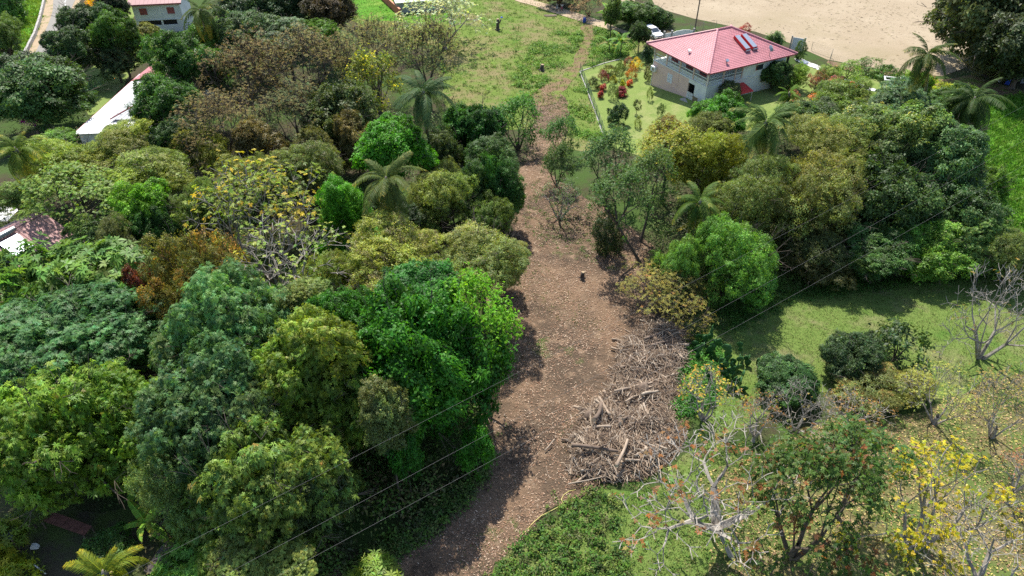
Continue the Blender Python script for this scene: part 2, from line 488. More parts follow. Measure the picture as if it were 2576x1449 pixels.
GROW = 1.12
FAMILY = {'round_l': ('round_m0', 'round_m1'), 'round_m': ('round_m0', 'round_m1'), 'mango': ('mango0', 'mango1'), 'pinnate': ('pinnate0', 'pinnate1'), 'wispy': ('wispy0', 'wispy1'), 'column': ('column0', 'round_m1')}
def plant(name, box, H, kind, col, label, cat='tree', group=None, accent=None, share=0.12, trunk_r=None, lean=(0, 0), turn=None, asp=None, boughs=9):
    """stand a tree or shrub of height H so that its crown fills the picture box x0 y0 x1 y1"""
    x0, y0, x1, y1 = box
    if group == 'garden bushes': col = tuple(c * 0.7 for c in col)
    cx, cy, hw, hh = (x0 + x1) / 2, (y0 + y1) / 2, (x1 - x0) / 2, (y1 - y0) / 2
    e = PITCH + math.atan((cy - CY) / FPX)
    cr, br, R, A = PROTO[kind]
    zc = H * 0.6
    for _ in range(6):
        p = at(cx, cy, zc); dz = depth_of(p)
        r = hw * dz / FPX * GROW
        q = (hh * dz / FPX * GROW) ** 2 - (r * math.sin(e)) ** 2
        rz = math.sqrt(max(q, 0)) / math.cos(e)
        rz = min(max(rz, 0.5 * r), 1.9 * r)
        if asp: rz = asp * r
        g = float(zt(p[0] - lean[0], p[1] - lean[1]))
        zc = max(H + g - rz, g + rz * 0.93)
    g = float(zt(p[0] - lean[0], p[1] - lean[1]))
    root = empty(name, (p[0] - lean[0], p[1] - lean[1], g))
    tag(root, label, cat, group)
    rot = (0, 0, rng.uniform(0, 6.28) if turn is None else turn)
    sc = (r / R, r / R, rz / (R * A))
    off = (lean[0], lean[1], zc - g)
    if cr is not None:
        o = link('crown', cr, root, off, rot, sc, col)
        o['accent'] = [float(v) * GAIN for v in (accent or (col[0] * 1.7, col[1] * 1.25, col[2]))]
        o['accent_share'] = float(share)
    fam = FAMILY.get(kind.rstrip('0123456789'))
    if fam and r > 1.5 and boughs:
        for k in range(boughs):
            a_ = rot[2] + k * 2.4 + rng.uniform(-0.5, 0.5); el = rng.uniform(-0.85, 1.15); f = rng.uniform(0.36, 0.6); ds = rng.uniform(0.5, 0.8)
            kk = fam[int(rng.integers(len(fam)))]; c2, _b, R2, A2 = PROTO[kk]
            fz = min(f, max(0.3, f * rz / (r * 0.9) * 0.9)) if rz < r else f
            oc = Vector(off) + Vector((r * ds * math.cos(el) * math.cos(a_), r * ds * math.cos(el) * math.sin(a_), rz * ds * math.sin(el)))
            j = rng.uniform(0.75, 1.3); ob = link('bough', c2, root, oc, (rng.normal(0, 0.25), rng.normal(0, 0.25), rng.uniform(0, 6.28)), (r * f / R2, r * f / R2, rz * f / (R2 * A2)), (col[0] * j * rng.uniform(0.9, 1.15), col[1] * j, col[2] * j))
            ob['accent'] = o['accent']; ob['accent_share'] = float(share)
        o.scale = tuple(v * 0.8 for v in sc); o.rotation_euler = (rng.normal(0, 0.12), rng.normal(0, 0.12), rot[2])
    if r > 1.2 or 'tuft' in kind or 'sparse' in kind or 'bare' in kind or 'thin' in kind:
        link('branches', br, root, off, rot, sc)
    foot = zc - g - rz * (0.85 if cr is not None and kind[:4] not in ('tuft', 'spar', 'bare', 'twig', 'thin') else 0.985)
    if foot > 0.15 or True:
        tr = trunk_r or max(0.035, 0.055 * r)
        ft = max(foot, 0.3 * rz)
        st = link('trunk', STEM_PALE if kind[:4] in ('tuft', 'spar', 'bare', 'thin') and 'tuft2' != kind else STEM, root, (0, 0, 0), (0, 0, rot[2]), (tr, tr, ft))
        if lean != (0, 0):
            d = Vector((lean[0], lean[1], ft)); st.rotation_euler = d.to_track_quat('Z', 'Y').to_euler(); st.scale = (tr, tr, d.length)
    return root

# ------------------------------------------------------------------ ground sheets
def axis_pts(lo, hi, step, far):
    a = np.arange(lo, hi + 0.1, step); o = np.array([3, 8, 20, 50, 120, 300, 700]) * 1.0
    return np.concatenate([(lo - o)[::-1], a, hi + np.concatenate([o, far])])
gx, gy = axis_pts(-120, 120, 2.0, [1500, 3000]), axis_pts(8, 260, 2.0, [1500, 3500])
GX, GY = np.meshgrid(gx, gy)
GV = np.stack([GX, GY, zt(GX, GY)], -1).reshape(-1, 3); nxg = len(gx)
gi = np.arange(len(GV)).reshape(len(gy), nxg)
GF = np.stack([gi[:-1, :-1], gi[:-1, 1:], gi[1:, 1:], gi[1:, :-1]], -1).reshape(-1, 4)
def static_mesh(name, V, F, mat):
    me = bpy.data.meshes.new(name); me.from_pydata(V.tolist() if hasattr(V, 'tolist') else V, [], F.tolist() if hasattr(F, 'tolist') else F)
    me.polygons.foreach_set('use_smooth', [True] * len(me.polygons)); me.materials.append(mat); me.update(); return me
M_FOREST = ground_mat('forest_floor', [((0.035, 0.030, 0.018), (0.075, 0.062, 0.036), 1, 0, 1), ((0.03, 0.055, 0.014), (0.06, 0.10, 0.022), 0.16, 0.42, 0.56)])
M_SOIL = ground_mat('bare_soil', [((0.06, 0.043, 0.030), (0.15, 0.108, 0.074), 1, 0, 1), ((0.14, 0.09, 0.056), (0.27, 0.18, 0.115), 0.13, 0.42, 0.58), ((0.045, 0.032, 0.023), (0.09, 0.066, 0.047), 0.32, 0.54, 0.64), ((0.19, 0.13, 0.083), (0.32, 0.225, 0.15), 0.8, 0.54, 0.66), ((0.05, 0.085, 0.02), (0.11, 0.15, 0.04), 0.22, 0.60, 0.68)], 0.9, 9)
M_TRACK = ground_mat('track_soil', [((0.13, 0.085, 0.05), (0.21, 0.145, 0.085), 1, 0, 1), ((0.08, 0.12, 0.025), (0.16, 0.20, 0.04), 0.35, 0.46, 0.60)], 0.4, 9)
M_MEADOW = ground_mat('meadow', [((0.075, 0.125, 0.022), (0.145, 0.195, 0.04), 1, 0, 1), ((0.15, 0.135, 0.055), (0.21, 0.175, 0.085), 0.16, 0.46, 0.60), ((0.055, 0.12, 0.015), (0.10, 0.19, 0.025), 0.3, 0.55, 0.66)], 0.55, 6)
M_PASTURE = ground_mat('pasture', [((0.075, 0.13, 0.026), (0.15, 0.20, 0.05), 1, 0, 1), ((0.15, 0.145, 0.065), (0.23, 0.205, 0.105), 0.22, 0.52, 0.68), ((0.05, 0.115, 0.016), (0.09, 0.17, 0.03), 0.12, 0.55, 0.66)], 0.55, 7)
M_DRYLEAF = ground_mat('leaf_strewn_ground', [((0.085, 0.08, 0.032), (0.18, 0.155, 0.065), 1, 0, 1), ((0.21, 0.16, 0.085), (0.31, 0.235, 0.14), 0.7, 0.50, 0.64), ((0.065, 0.105, 0.025), (0.13, 0.165, 0.045), 0.25, 0.44, 0.56)], 0.55, 8)
M_LAWN = ground_mat('lawn', [((0.105, 0.16, 0.038), (0.20, 0.25, 0.07), 1, 0, 1), ((0.18, 0.205, 0.07), (0.26, 0.265, 0.11), 0.25, 0.50, 0.66), ((0.08, 0.135, 0.03), (0.14, 0.19, 0.05), 0.5, 0.56, 0.66)], 0.4, 6)
M_FIELD = ground_mat('straw_field', [((0.265, 0.21, 0.142), (0.325, 0.26, 0.18), 1, 0, 1), ((0.31, 0.25, 0.172), (0.36, 0.295, 0.21), 0.12, 0.45, 0.65), ((0.235, 0.19, 0.12), (0.29, 0.235, 0.15), 0.035, 0.50, 0.64), ((0.21, 0.175, 0.10), (0.26, 0.21, 0.125), 0.9, 0.60, 0.70)], 0.5, 3.5)
M_BRIGHT = ground_mat('lush_grass', [((0.05, 0.15, 0.012), (0.10, 0.24, 0.02), 1, 0, 1), ((0.12, 0.22, 0.03), (0.17, 0.27, 0.045), 0.2, 0.5, 0.62)], 0.6, 4)
M_PATH = ground_mat('track_gravel', [((0.30, 0.23, 0.155), (0.42, 0.33, 0.23), 1, 0, 1), ((0.20, 0.15, 0.09), (0.28, 0.21, 0.13), 0.5, 0.55, 0.68)], 0.2, 4)
M_ASPHALT = ground_mat('asphalt', [((0.20, 0.19, 0.17), (0.26, 0.245, 0.22), 1, 0, 1), ((0.19, 0.18, 0.165), (0.24, 0.225, 0.205), 0.25, 0.5, 0.7)], 0.1, 8)
M_VERGE = ground_mat('verge', [((0.28, 0.21, 0.14), (0.40, 0.31, 0.21), 1, 0, 1), ((0.15, 0.16, 0.06), (0.22, 0.21, 0.09), 0.6, 0.52, 0.64)], 0.3, 6)
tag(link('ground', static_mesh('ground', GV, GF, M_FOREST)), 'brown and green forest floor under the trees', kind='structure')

def hash2(x, y, s=0.0):
    return np.sin(x * 0.9 + 1.3 * np.sin(y * 0.7 + s)) * 0.5 + np.sin(y * 1.3 + 1.7 * np.sin(x * 0.5 + s * 2)) * 0.5

def in_poly(pts, poly):
    x, y = pts[:, 0], pts[:, 1]; r = np.zeros(len(pts), bool); q = np.roll(poly, 1, 0)
    for (x1, y1), (x2, y2) in zip(poly, q):
        r ^= ((y1 > y) != (y2 > y)) & (x < (x2 - x1) * (y - y1) / (y2 - y1 + 1e-12) + x1)
    return r

def smooth_poly(w, ds, wob, seed=0.0):
    out = []
    n = len(w)
    for i in range(n):
        p0, p1, p2, p3 = w[i - 1], w[i], w[(i + 1) % n], w[(i + 2) % n]
        m = max(2, int(np.linalg.norm(p2 - p1) / ds))
        for k in range(m):
            t = k / m
            out.append(0.5 * ((2 * p1) + (-p0 + p2) * t + (2 * p0 - 5 * p1 + 4 * p2 - p3) * t * t + (-p0 + 3 * p1 - 3 * p2 + p3) * t ** 3))
    o = np.array(out)
    if wob:
        o[:, 0] += wob * hash2(o[:, 0], o[:, 1], seed); o[:, 1] += wob * hash2(o[:, 1] * 1.1, o[:, 0], seed + 2)
    return o

ZONES = {}
def sheet(name, pix, mat, lift, label, step=2.0, wob=0.3, ds=1.2, extra=None, curve=True):
    w = np.array([at(*q)[:2] if len(q) == 2 else q[:2] for q in pix])
    b = smooth_poly(w, ds, wob, len(name)) if curve else w
    ZONES[name] = b
    lo, hi = b.min(0), b.max(0)
    X, Y = np.meshgrid(np.arange(lo[0], hi[0], step), np.arange(lo[1], hi[1], step))
    g = np.stack([X.ravel(), Y.ravel()], 1) + 0.013
    g = g[in_poly(g, b)]
    pts = [Vector(p) for p in b] + [Vector(p) for p in g]
    nb = len(b)
    vo, _, fo, _, _, _ = delaunay_2d_cdt(pts, [(i, (i + 1) % nb) for i in range(nb)], [], 1, 1e-4)
    V = np.array([[p.x, p.y, float(zt(p.x, p.y)) + lift] for p in vo])
    F = []
    for f in fo:
        a, c, d = (V[i][:2] for i in f[:3])
        F.append(tuple(f) if (c[0] - a[0]) * (d[1] - a[1]) - (c[1] - a[1]) * (d[0] - a[0]) > 0 else tuple(f)[::-1])
    o = link(name, static_mesh(name, V, F, mat))
    tag(o, label, kind='structure')
    return o

FAR = [(420.0, 420.0, 0), (-20.0, 420.0, 0)]
sheet('meadow', [(880, -30), (1010, -40), (1330, -30), (1400, 30), (1530, 70), (1640, 105), (1625, 130), (1470, 165), (1480, 240), (1530, 345), (1460, 380), (1350, 330), (1240, 320), (1120, 260), (1100, 120), (900, 60)], M_MEADOW, 0.03, 'green meadow with dry patches behind the trees')
sheet('lush_slope', [(2440, 265), (2600, 235), (2700, 230), (2720, 700), (2560, 640), (2440, 640), (2400, 560), (2470, 520), (2480, 420), (2430, 350)], M_BRIGHT, 0.03, 'tall bright green grass on the slope at the edge of the wood')
sheet('pasture', [(1610, 900), (1760, 780), (1900, 700), (2150, 660), (2450, 640), (2720, 600), (2790, 1000), (2400, 1010), (2050, 990), (1900, 1060), (1760, 1120), (1690, 1180), (1640, 1230), (1480, 1240), (1420, 1300), (1290, 1380), (1220, 1480), (1900, 1540), (1960, 1300), (1700, 1000)], M_PASTURE, 0.03, 'grazed pasture with dry grass beside the wood')
sheet('leaf_strewn_pasture', [(1760, 1200), (1900, 1150), (2060, 1060), (2300, 1040), (2500, 960), (2790, 900), (2860, 1540), (1880, 1550), (1800, 1300)], M_DRYLEAF, 0.05, 'pasture covered in fallen leaves under the yellow tree')
sheet('field', [(1480, -40), (1560, 3), (1680, 28), (1745, 47), (1790, 56), (1900, 80), (1985, 108), (2080, 150), (2150, 163), (2280, 186), (2370, 192), (2430, 170), (2445, 110), (2480, 90), (2620, 80), (2700, 60)] + FAR, M_FIELD, 0.03, 'harvested field covered in pale straw', step=4.0, curve=False)
sheet('clearing', [(1345, 250), (1400, 225), (1425, 260), (1420, 340), (1380, 420), (1430, 470), (1520, 530), (1640, 620), (1640, 690), (1700, 790), (1735, 850), (1720, 960), (1720, 1090), (1690, 1170), (1560, 1215), (1440, 1250), (1340, 1330), (1240, 1420), (1200, 1500), (780, 1500), (900, 1400), (1060, 1330), (1160, 1250), (1210, 1150), (1220, 1020), (1270, 930), (1265, 830), (1230, 760), (1255, 680), (1280, 600), (1285, 500), (1320, 400), (1335, 320)], M_SOIL, 0.04, 'cleared strip of bare soil strewn with leaves and chips', step=1.5, wob=0.45)
sheet('track', [(1345, 265), (1330, 240), (1390, 205), (1430, 170), (1455, 130), (1470, 90), (1462, 70), (1490, 64), (1495, 95), (1480, 140), (1455, 185), (1410, 235), (1395, 260)], M_TRACK, 0.06, 'worn earth track through the meadow', wob=0.35)
sheet('lawn', [(1459, 178), (1500, 164), (1560, 147), (1620, 134), (1660, 150), (1780, 190), (1900, 205), (2050, 165), (2250, 215), (2330, 250), (2200, 300), (1900, 330), (1780, 330), (1700, 375), (1600, 390), (1518, 348), (1490, 262)], M_LAWN, 0.05, 'mown lawn around the pink roofed house', wob=0.1)
sheet('path', [(1300, -12), (1345, 2), (1400, 18), (1460, 36), (1530, 60), (1600, 86), (1690, 100), (1688, 112), (1600, 101), (1540, 78), (1490, 64), (1440, 48), (1400, 36), (1340, 14), (1296, 2)], M_PATH, 0.08, 'pale gravel track leading to the gate', wob=0.1)
sheet('dirt_lane', [(2080, 152), (2150, 168), (2280, 190), (2380, 200), (2440, 190), (2520, 215), (2600, 235), (2600, 252), (2500, 238), (2400, 222), (2280, 206), (2150, 182), (2090, 166)], M_TRACK, 0.05, 'dusty lane between the garden and the straw field', wob=0.2)
sheet('road_verge', [(112, -20), (205, -20), (185, 30), (160, 80), (135, 125), (122, 175), (55, 175), (62, 140), (88, 95), (104, 50)], M_VERGE, 0.03, 'sandy verge between the road and its low wall', wob=0.1)
sheet('road', [(142, -25), (197, -25), (185, 10), (168, 45), (150, 85), (133, 120), (118, 160), (82, 160), (100, 110), (118, 70), (132, 30)], M_ASPHALT, 0.06, 'grey asphalt road with a white dashed centre line', wob=0.0)
sheet('verge_grass', [(60, -20), (113, -20), (103, 50), (87, 95), (62, 138), (30, 150), (0, 130), (20, 60)], M_BRIGHT, 0.04, 'bright green grass bank outside the road wall')
sheet('yard', [(230, 40), (335, 0), (340, 60), (400, 80), (470, 100), (430, 130), (340, 170), (300, 230), (230, 290), (200, 250), (215, 180), (290, 130)], M_LAWN, 0.04, 'sunlit grass yard between the houses', wob=0.3)
sheet('shed_lawn', [(890, -30), (985, -30), (1075, 10), (1130, 30), (1100, 60), (1000, 55), (900, 40)], M_BRIGHT, 0.06, 'bright lawn around the red walled shed')
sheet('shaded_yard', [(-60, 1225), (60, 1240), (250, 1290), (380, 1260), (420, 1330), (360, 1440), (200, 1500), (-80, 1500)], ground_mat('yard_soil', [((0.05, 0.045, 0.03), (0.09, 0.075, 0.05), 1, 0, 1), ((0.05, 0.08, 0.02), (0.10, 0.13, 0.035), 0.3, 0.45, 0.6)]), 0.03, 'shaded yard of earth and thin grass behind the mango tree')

def sample_zone(name, n, rg, pad=None):
    b = ZONES[name]; lo, hi = np.maximum(b.min(0), [-140, 5]), np.minimum(b.max(0), [105, 190])
    out = []
    while sum(map(len, out)) < n:
        g = rg.uniform(lo, hi, (n * 2, 2)); out.append(g[in_poly(g, b)])
    return np.concatenate(out)[:n]

# ------------------------------------------------------------------ plain materials
WHITE = plain('white_paint', (0.74, 0.73, 0.70), 0.6, var=0.06)
OFFWHITE = plain('weathered_white_wall', (0.66, 0.66, 0.63), 0.85, var=0.14, scale=0.8)
SALMON = plain('salmon_wall', (0.66, 0.46, 0.39), 0.85, var=0.06, scale=0.9)
GREYWALL = plain('grey_render', (0.36, 0.37, 0.35), 0.9, var=0.2, scale=1.2)
PINK = plain('pink_roof', (0.42, 0.17, 0.185), 0.55, var=0.16, scale=0.7)
PINKCAP = plain('pink_ridge', (0.47, 0.21, 0.225), 0.5, var=0.05)
PALEPINK = plain('faded_pink_metal', (0.36, 0.20, 0.19), 0.6, var=0.12, scale=0.7)
DARKRED = plain('dark_red_paint', (0.30, 0.08, 0.075), 0.6, var=0.15)
RED = plain('red_paint', (0.52, 0.035, 0.035), 0.4, var=0.08)
DARK = plain('dark_interior', (0.03, 0.028, 0.026), 0.8)
WIRE = plain('dull_wire', (0.13, 0.14, 0.12), 0.8, var=0.1)
STEEL = plain('galvanised_steel', (0.33, 0.34, 0.34), 0.4, 0.7, var=0.1)
RAIL = plain('grey_white_railing', (0.70, 0.71, 0.71), 0.5, var=0.05)
BLACK = plain('black_rubber', (0.02, 0.02, 0.02), 0.7)
GLASS = plain('dark_glass', (0.03, 0.04, 0.05), 0.08, spec=0.8, var=0.02)
SOLAR = plain('collector_glass', (0.34, 0.37, 0.42), 0.2, 0.4, var=0.03)
RUST = plain('rusty_sheet', (0.20, 0.085, 0.06), 0.8, var=0.35, scale=2.5)
GREYSHEET = plain('grey_sheet', (0.25, 0.22, 0.205), 0.7, var=0.3, scale=2)
CONC = plain('concrete', (0.34, 0.32, 0.29), 0.9, var=0.2, scale=2)
WOOD = plain('weathered_wood', (0.16, 0.12, 0.085), 0.9, var=0.25, scale=4)
BLUE = plain('blue_plastic', (0.03, 0.08, 0.42), 0.4)
TERRA = plain('terracotta', (0.30, 0.12, 0.07), 0.8)
GREENPAINT = plain('dark_green_wire', (0.02, 0.07, 0.045), 0.5)
PALEGREEN = plain('pale_green_roof', (0.42, 0.52, 0.42), 0.5, var=0.08)
WHITEROOF = plain('white_roof_sheet', (0.66, 0.655, 0.65), 0.6, var=0.08)
GREYROOF = plain('grey_roof_sheet', (0.50, 0.51, 0.51), 0.5, var=0.10, scale=1.5)
CARWHITE = plain('white_car_paint', (0.82, 0.82, 0.82), 0.18, spec=0.6, var=0.01)
BARN = plain('red_wall', (0.42, 0.12, 0.075), 0.8, var=0.2, scale=1.2)

# ------------------------------------------------------------------ pink roofed house
def frame_from(pN, pL, pR, z):
    N_, L_, R_ = at(*pN, z), at(*pL, z), at(*pR, z)
    u = (R_ - N_)[:2]; v = (L_ - N_)[:2]
    return N_, math.atan2(u[1], u[0]), np.linalg.norm(u), np.linalg.norm(v)

N_, HRZ, LU, LV = frame_from((1783, 187), (1629, 108), (2006, 135), 5.0)
house = empty('pink_roofed_house', (N_[0], N_[1], 0.0), HRZ)
tag(house, 'two storey house with pink hipped roof, salmon wall and railed veranda', 'house')
E5, OV, FL, RISE = 5.0, 0.95, 2.55, 2.9
a0, a1, b0, b1 = OV, LU - OV, OV, LV - OV
def part(name, mat, par, *boxes, **k):
    m = MB()
    for a, b in boxes: m.span(a, b)
    return m.build(name, mat, par, **k)
# lower walls
D0, D1 = 3.3, 4.7
w = part('salmon_wall', SALMON, house, ((a0, D1, -3), (a0 + 0.2, b1, FL)))
w = part('white_wall', OFFWHITE, house, ((a0 - 0.003, b0, -1.5), (a0 + 0.2, D0, FL)), ((a0, D0, 2.05), (a0 + 0.2, D1, FL)), ((a0 + 0.2, b0, -1.5), (a1, b0 + 0.2, FL)))
part('rear_wall', OFFWHITE, house, ((a1 - 0.2, b0 + 0.2, -1), (a1, b1, FL)), ((a0 + 0.2, b1 - 0.2, -3), (a1 - 0.2, b1, FL)))
part('doorway', DARK, house, ((a0 + 1.6, D0 - 0.6, -1.5), (a0 + 1.7, D1 + 0.6, FL)), ((a0 + 0.2, D1, -1.5), (a0 + 1.6, D1 + 0.1, FL)), ((a0 + 0.2, D0 - 0.1, -1.5), (a0 + 1.6, D0, FL)))
part('floor_slab', OFFWHITE, house, ((a0 - 0.06, b0 - 0.06, FL), (a1 + 0.06, b1 + 0.06, FL + 0.14)))
gate = MB()
for k in range(9):
    y = D0 + 0.1 + k * (D1 - D0 - 0.2) / 8
    gate.span((a0 - 0.08, y - 0.045, -0.25), (a0 - 0.05, y + 0.045, 0.75)); gate.add([(a0 - 0.08, y - 0.045, 0.75), (a0 - 0.05, y - 0.045, 0.75), (a0 - 0.05, y + 0.045, 0.75), (a0 - 0.08, y + 0.045, 0.75), (a0 - 0.065, y, 0.84)], ((0, 1, 4), (1, 2, 4), (2, 3, 4), (3, 0, 4)))
g_ = MB(); g_.span((a0 - 0.047, D0 + 0.05, 0.0), (a0 - 0.015, D1 - 0.05, 0.07)).span((a0 - 0.047, D0 + 0.05, 0.5), (a0 - 0.015, D1 - 0.05, 0.57))
go = g_.build('gate', WHITE, house); gate.build('picket', WHITE, go)
part('doorstep', CONC, house, ((a0 - 1.0, D0 - 0.1, -0.75), (a0 - 0.09, D1 + 0.2, -0.3)))
# shuttered window
wy = b1 - 4.2
wf = part('window', WHITE, house, ((a0 - 0.05, wy - 0.55, 0.55), (a0 - 0.003, wy + 0.55, 0.65)), ((a0 - 0.05, wy - 0.55, 1.75), (a0 - 0.003, wy + 0.55, 1.85)), ((a0 - 0.05, wy - 0.55, 0.65), (a0 - 0.003, wy - 0.47, 1.75)), ((a0 - 0.05, wy + 0.47, 0.65), (a0 - 0.003, wy + 0.55, 1.75)), ((a0 - 0.05, wy - 0.04, 0.65), (a0 - 0.003, wy + 0.04, 1.75)))
part('pane', GLASS, wf, ((a0 - 0.012, wy - 0.47, 0.65), (a0 - 0.004, wy - 0.04, 1.75)), ((a0 - 0.012, wy + 0.04, 0.65), (a0 - 0.004, wy + 0.47, 1.75)))
for k in range(7):
    sl = MB(); z = 0.72 + k * 0.155
    for s in (-0.255, 0.255): sl.box((a0 - 0.032, wy + s, z), (0.012, 0.40, 0.10), rot=Matrix.Rotation(0.5, 3, 'Y'))
    sl.build('slat', WHITE, wf)
# pipes and conduit on the salmon wall
pp = MB(); pp.tube([(a0 - 0.05, b1 - 0.12, -2.6), (a0 - 0.05, b1 - 0.12, 4.9)], 0.05, 8); pp.build('drain_pipe', WHITE, house)
pp = MB(); pp.tube([(a0 - 0.03, D1 + 2.2, FL), (a0 - 0.03, D1 + 2.2, 0.6), (a0 - 0.03, D1 + 3.6, 0.9), (a0 - 0.03, D1 + 3.6, 0.2), (a0 - 0.03, D1 + 0.3, -0.5)], 0.02, 6); pp.build('conduit', SALMON, house)
pp = MB(); pp.tube([(a0 - 0.05, b0 - 0.05, -0.2), (a0 - 0.05, b0 - 0.05, 4.9)], 0.05, 8); pp.build('drain_pipe', WHITE, house)
# veranda: inner walls, posts, railings
VE = 7.3
part('veranda_wall', OFFWHITE, house, ((a0 + 2.2, b0 + 2.2, FL + 0.14), (a0 + 2.35, b1 - 0.2, E5)), ((a0 + 2.35, b0 + 2.2, FL + 0.14), (VE, b0 + 2.35, E5)), ((VE, b0, FL + 0.14), (VE + 0.15, b0 + 2.35, E5)), ((VE + 0.15, b0, FL + 0.14), (a1, b0 + 0.15, E5)), ((a1 - 0.15, b0 + 0.15, FL + 0.14), (a1, b1, E5)), ((a0 + 2.35, b1 - 0.15, FL + 0.14), (a1 - 0.15, b1, E5)))
for k, (u0, v0) in enumerate([(a0 + 2.2, 3.6), (a0 + 2.2, 6.6), (a0 + 2.2, 10.0)]):
    do = part('veranda_door', DARKRED, house, ((u0 - 0.05, v0, FL + 0.15), (u0 - 0.004, v0 + 1.5, FL + 2.1)))
    part('pane', GLASS, do, ((u0 - 0.06, v0 + 0.15, FL + 0.4), (u0 - 0.051, v0 + 1.35, FL + 1.95)))
ws = MB(); ws.span((9.6, b0 - 0.05, 3.3), (11.2, b0 - 0.003, 4.3)); wo = ws.build('window', WHITE, house)
part('pane', GLASS, wo, ((9.7, b0 - 0.06, 3.4), (11.1, b0 - 0.051, 4.2)))
pl = [b0 + 0.08, 4.0, 7.0, 10.0, b1 - 0.08]; pr = [a0 + 0.08, 3.9, 6.0, VE]
for v in pl: part('post', SALMON, house, ((a0, v - 0.09, FL + 0.14), (a0 + 0.18, v + 0.09, E5 + 0.02)))
for u in pr[1:]: part('post', SALMON, house, ((u - 0.09, b0, FL + 0.14), (u + 0.09, b0 + 0.18, E5 + 0.02)))
def railing(p, q):
    m = MB(); p, q = np.array(p), np.array(q); d = q - p; ln = np.linalg.norm(d); rz = math.atan2(d[1], d[0])
    zf = FL + 0.14
    for z in (0.10, 0.62, 1.02): m.box((*((p + q) / 2), zf + z), (ln - 0.2, 0.06, 0.08), rz)
    o = m.build('railing', RAIL, house)
    bars = MB(); n = int(ln / 0.13)
    for k in range(1, n): bars.box((*(p + d * k / n), zf + 0.36), (0.04, 0.03, 0.5), rz)
    for k in range(1, 5): bars.box((*((p + q) / 2), zf + 0.10 + k * 0.104), (ln - 0.2, 0.022, 0.03), rz)
    bars.build('lattice', RAIL, o)
for i in range(4): railing((a0 + 0.09, pl[i]), (a0 + 0.09, pl[i + 1]))
for i in range(3): railing((pr[i], b0 + 0.09), (pr[i + 1], b0 + 0.09))
# hipped roof in tile courses
RA, RB = (LV / 2, LV / 2, E5 + RISE), (LU - LV / 2, LV / 2, E5 + RISE)
c00, c10, c11, c01 = (0, 0, E5), (LU, 0, E5), (LU, LV, E5), (0, LV, E5)
def slope(name, e0, e1, t1, t0, n=26):
    e0, e1, t0, t1 = map(lambda q: np.array(q, float), (e0, e1, t0, t1)); m = MB()
    up = np.array([0, 0, 0.035])
    for k in range(n):
        f, g = k / n, min(1, (k + 1) / n + 0.004)
        A, B = e0 + (t0 - e0) * f, e1 + (t1 - e1) * f; C_, D_ = e1 + (t1 - e1) * g, e0 + (t0 - e0) * g
        m.add([A + up, B + up, C_, D_, A - up * 0.2, B - up * 0.2], ((0, 1, 2, 3), (4, 5, 1, 0)))
        ln = np.linalg.norm(B - A); c = int(ln / 0.42)
        for j in range(1, c):     # the upstanding ribs between tiles
            P = A + (B - A) * j / c + up; w_ = (B - A) / ln * 0.03; Q = D_ + (C_ - D_) * j / c
            m.add([P - w_, P + w_, Q + w_ * 0.6, Q - w_ * 0.6, P + up * 0.8, Q + up * 0.8], ((0, 4, 5, 3), (4, 1, 2, 5), (0, 1, 4)))
    return m.build(name, PINK, house)
for nm, q in (('roof_slope', (c00, c10, RB, RA)), ('roof_slope', (c01, c00, RA, RA)), ('roof_slope', (c11, c01, RA, RB)), ('roof_slope', (c10, c11, RB, RB))): slope(nm, *q)
for p, q in ((c00, RA), (c01, RA), (c10, RB), (c11, RB), (RA, RB)):
    m = MB(); p_, q_ = Vector(p), Vector(q); n = max(2, int((q_ - p_).length / 0.45))
    for k in range(n):
        m.tube([p_.lerp(q_, k / n) + Vector((0, 0, 0.05)), p_.lerp(q_, (k + 1.1) / n) + Vector((0, 0, 0.05))], [0.17, 0.145], 8)
    m.build('ridge_cap', PINKCAP, house)
part('soffit', WHITE, house, ((0.05, 0.05, E5 - 0.06), (LU - 0.05, LV - 0.05, E5 - 0.02)))
fa = MB()
for p, q in ((c00, c10), (c10, c11), (c11, c01), (c01, c00)):
    p_, q_ = np.array(p), np.array(q); d = q_ - p_; fa.box(((p_ + q_) / 2 + [0, 0, -0.07]), (np.linalg.norm(d) + 0.04, 0.05, 0.16), math.atan2(d[1], d[0]))
fa.build('fascia', DARKRED, house)
# red awning on the white wall
aw = MB(); aw.add([(4.2, b0 - 0.003, 2.05), (7.9, b0 - 0.003, 2.05), (7.9, b0 - 2.2, 1.55), (4.2, b0 - 2.2, 1.55), (4.2, b0 - 0.003, 1.97), (7.9, b0 - 0.003, 1.97), (7.9, b0 - 2.2, 1.47), (4.2, b0 - 2.2, 1.47)], ((0, 3, 2, 1), (4, 5, 6, 7), (2, 3, 7, 6), (0, 4, 7, 3), (1, 2, 6, 5)))
ao = aw.build('awning', RED, house)
for u in (4.35, 7.75):
    m = MB(); m.tube([(u, b0 - 2.1, -0.6), (u, b0 - 2.1, 1.5)], 0.04, 8); m.build('post', WHITE, ao)
part('lean_to_wall', DARK, house, ((4.6, b0 - 0.05, -0.5), (7.4, b0 - 0.004, 1.9)))
m = MB(); m.tube([(a1 + 0.5, b0 + 0.1, -0.2), (a1 + 0.5, b0 + 0.1, 4.95)], 0.17, 10); m.build('pillar', DARK, house)
m = MB(); m.span((12.6, b0 - 0.06, 2.75), (13.4, b0 - 0.003, 3.4)); m.build('vent_panel', DARK, house)

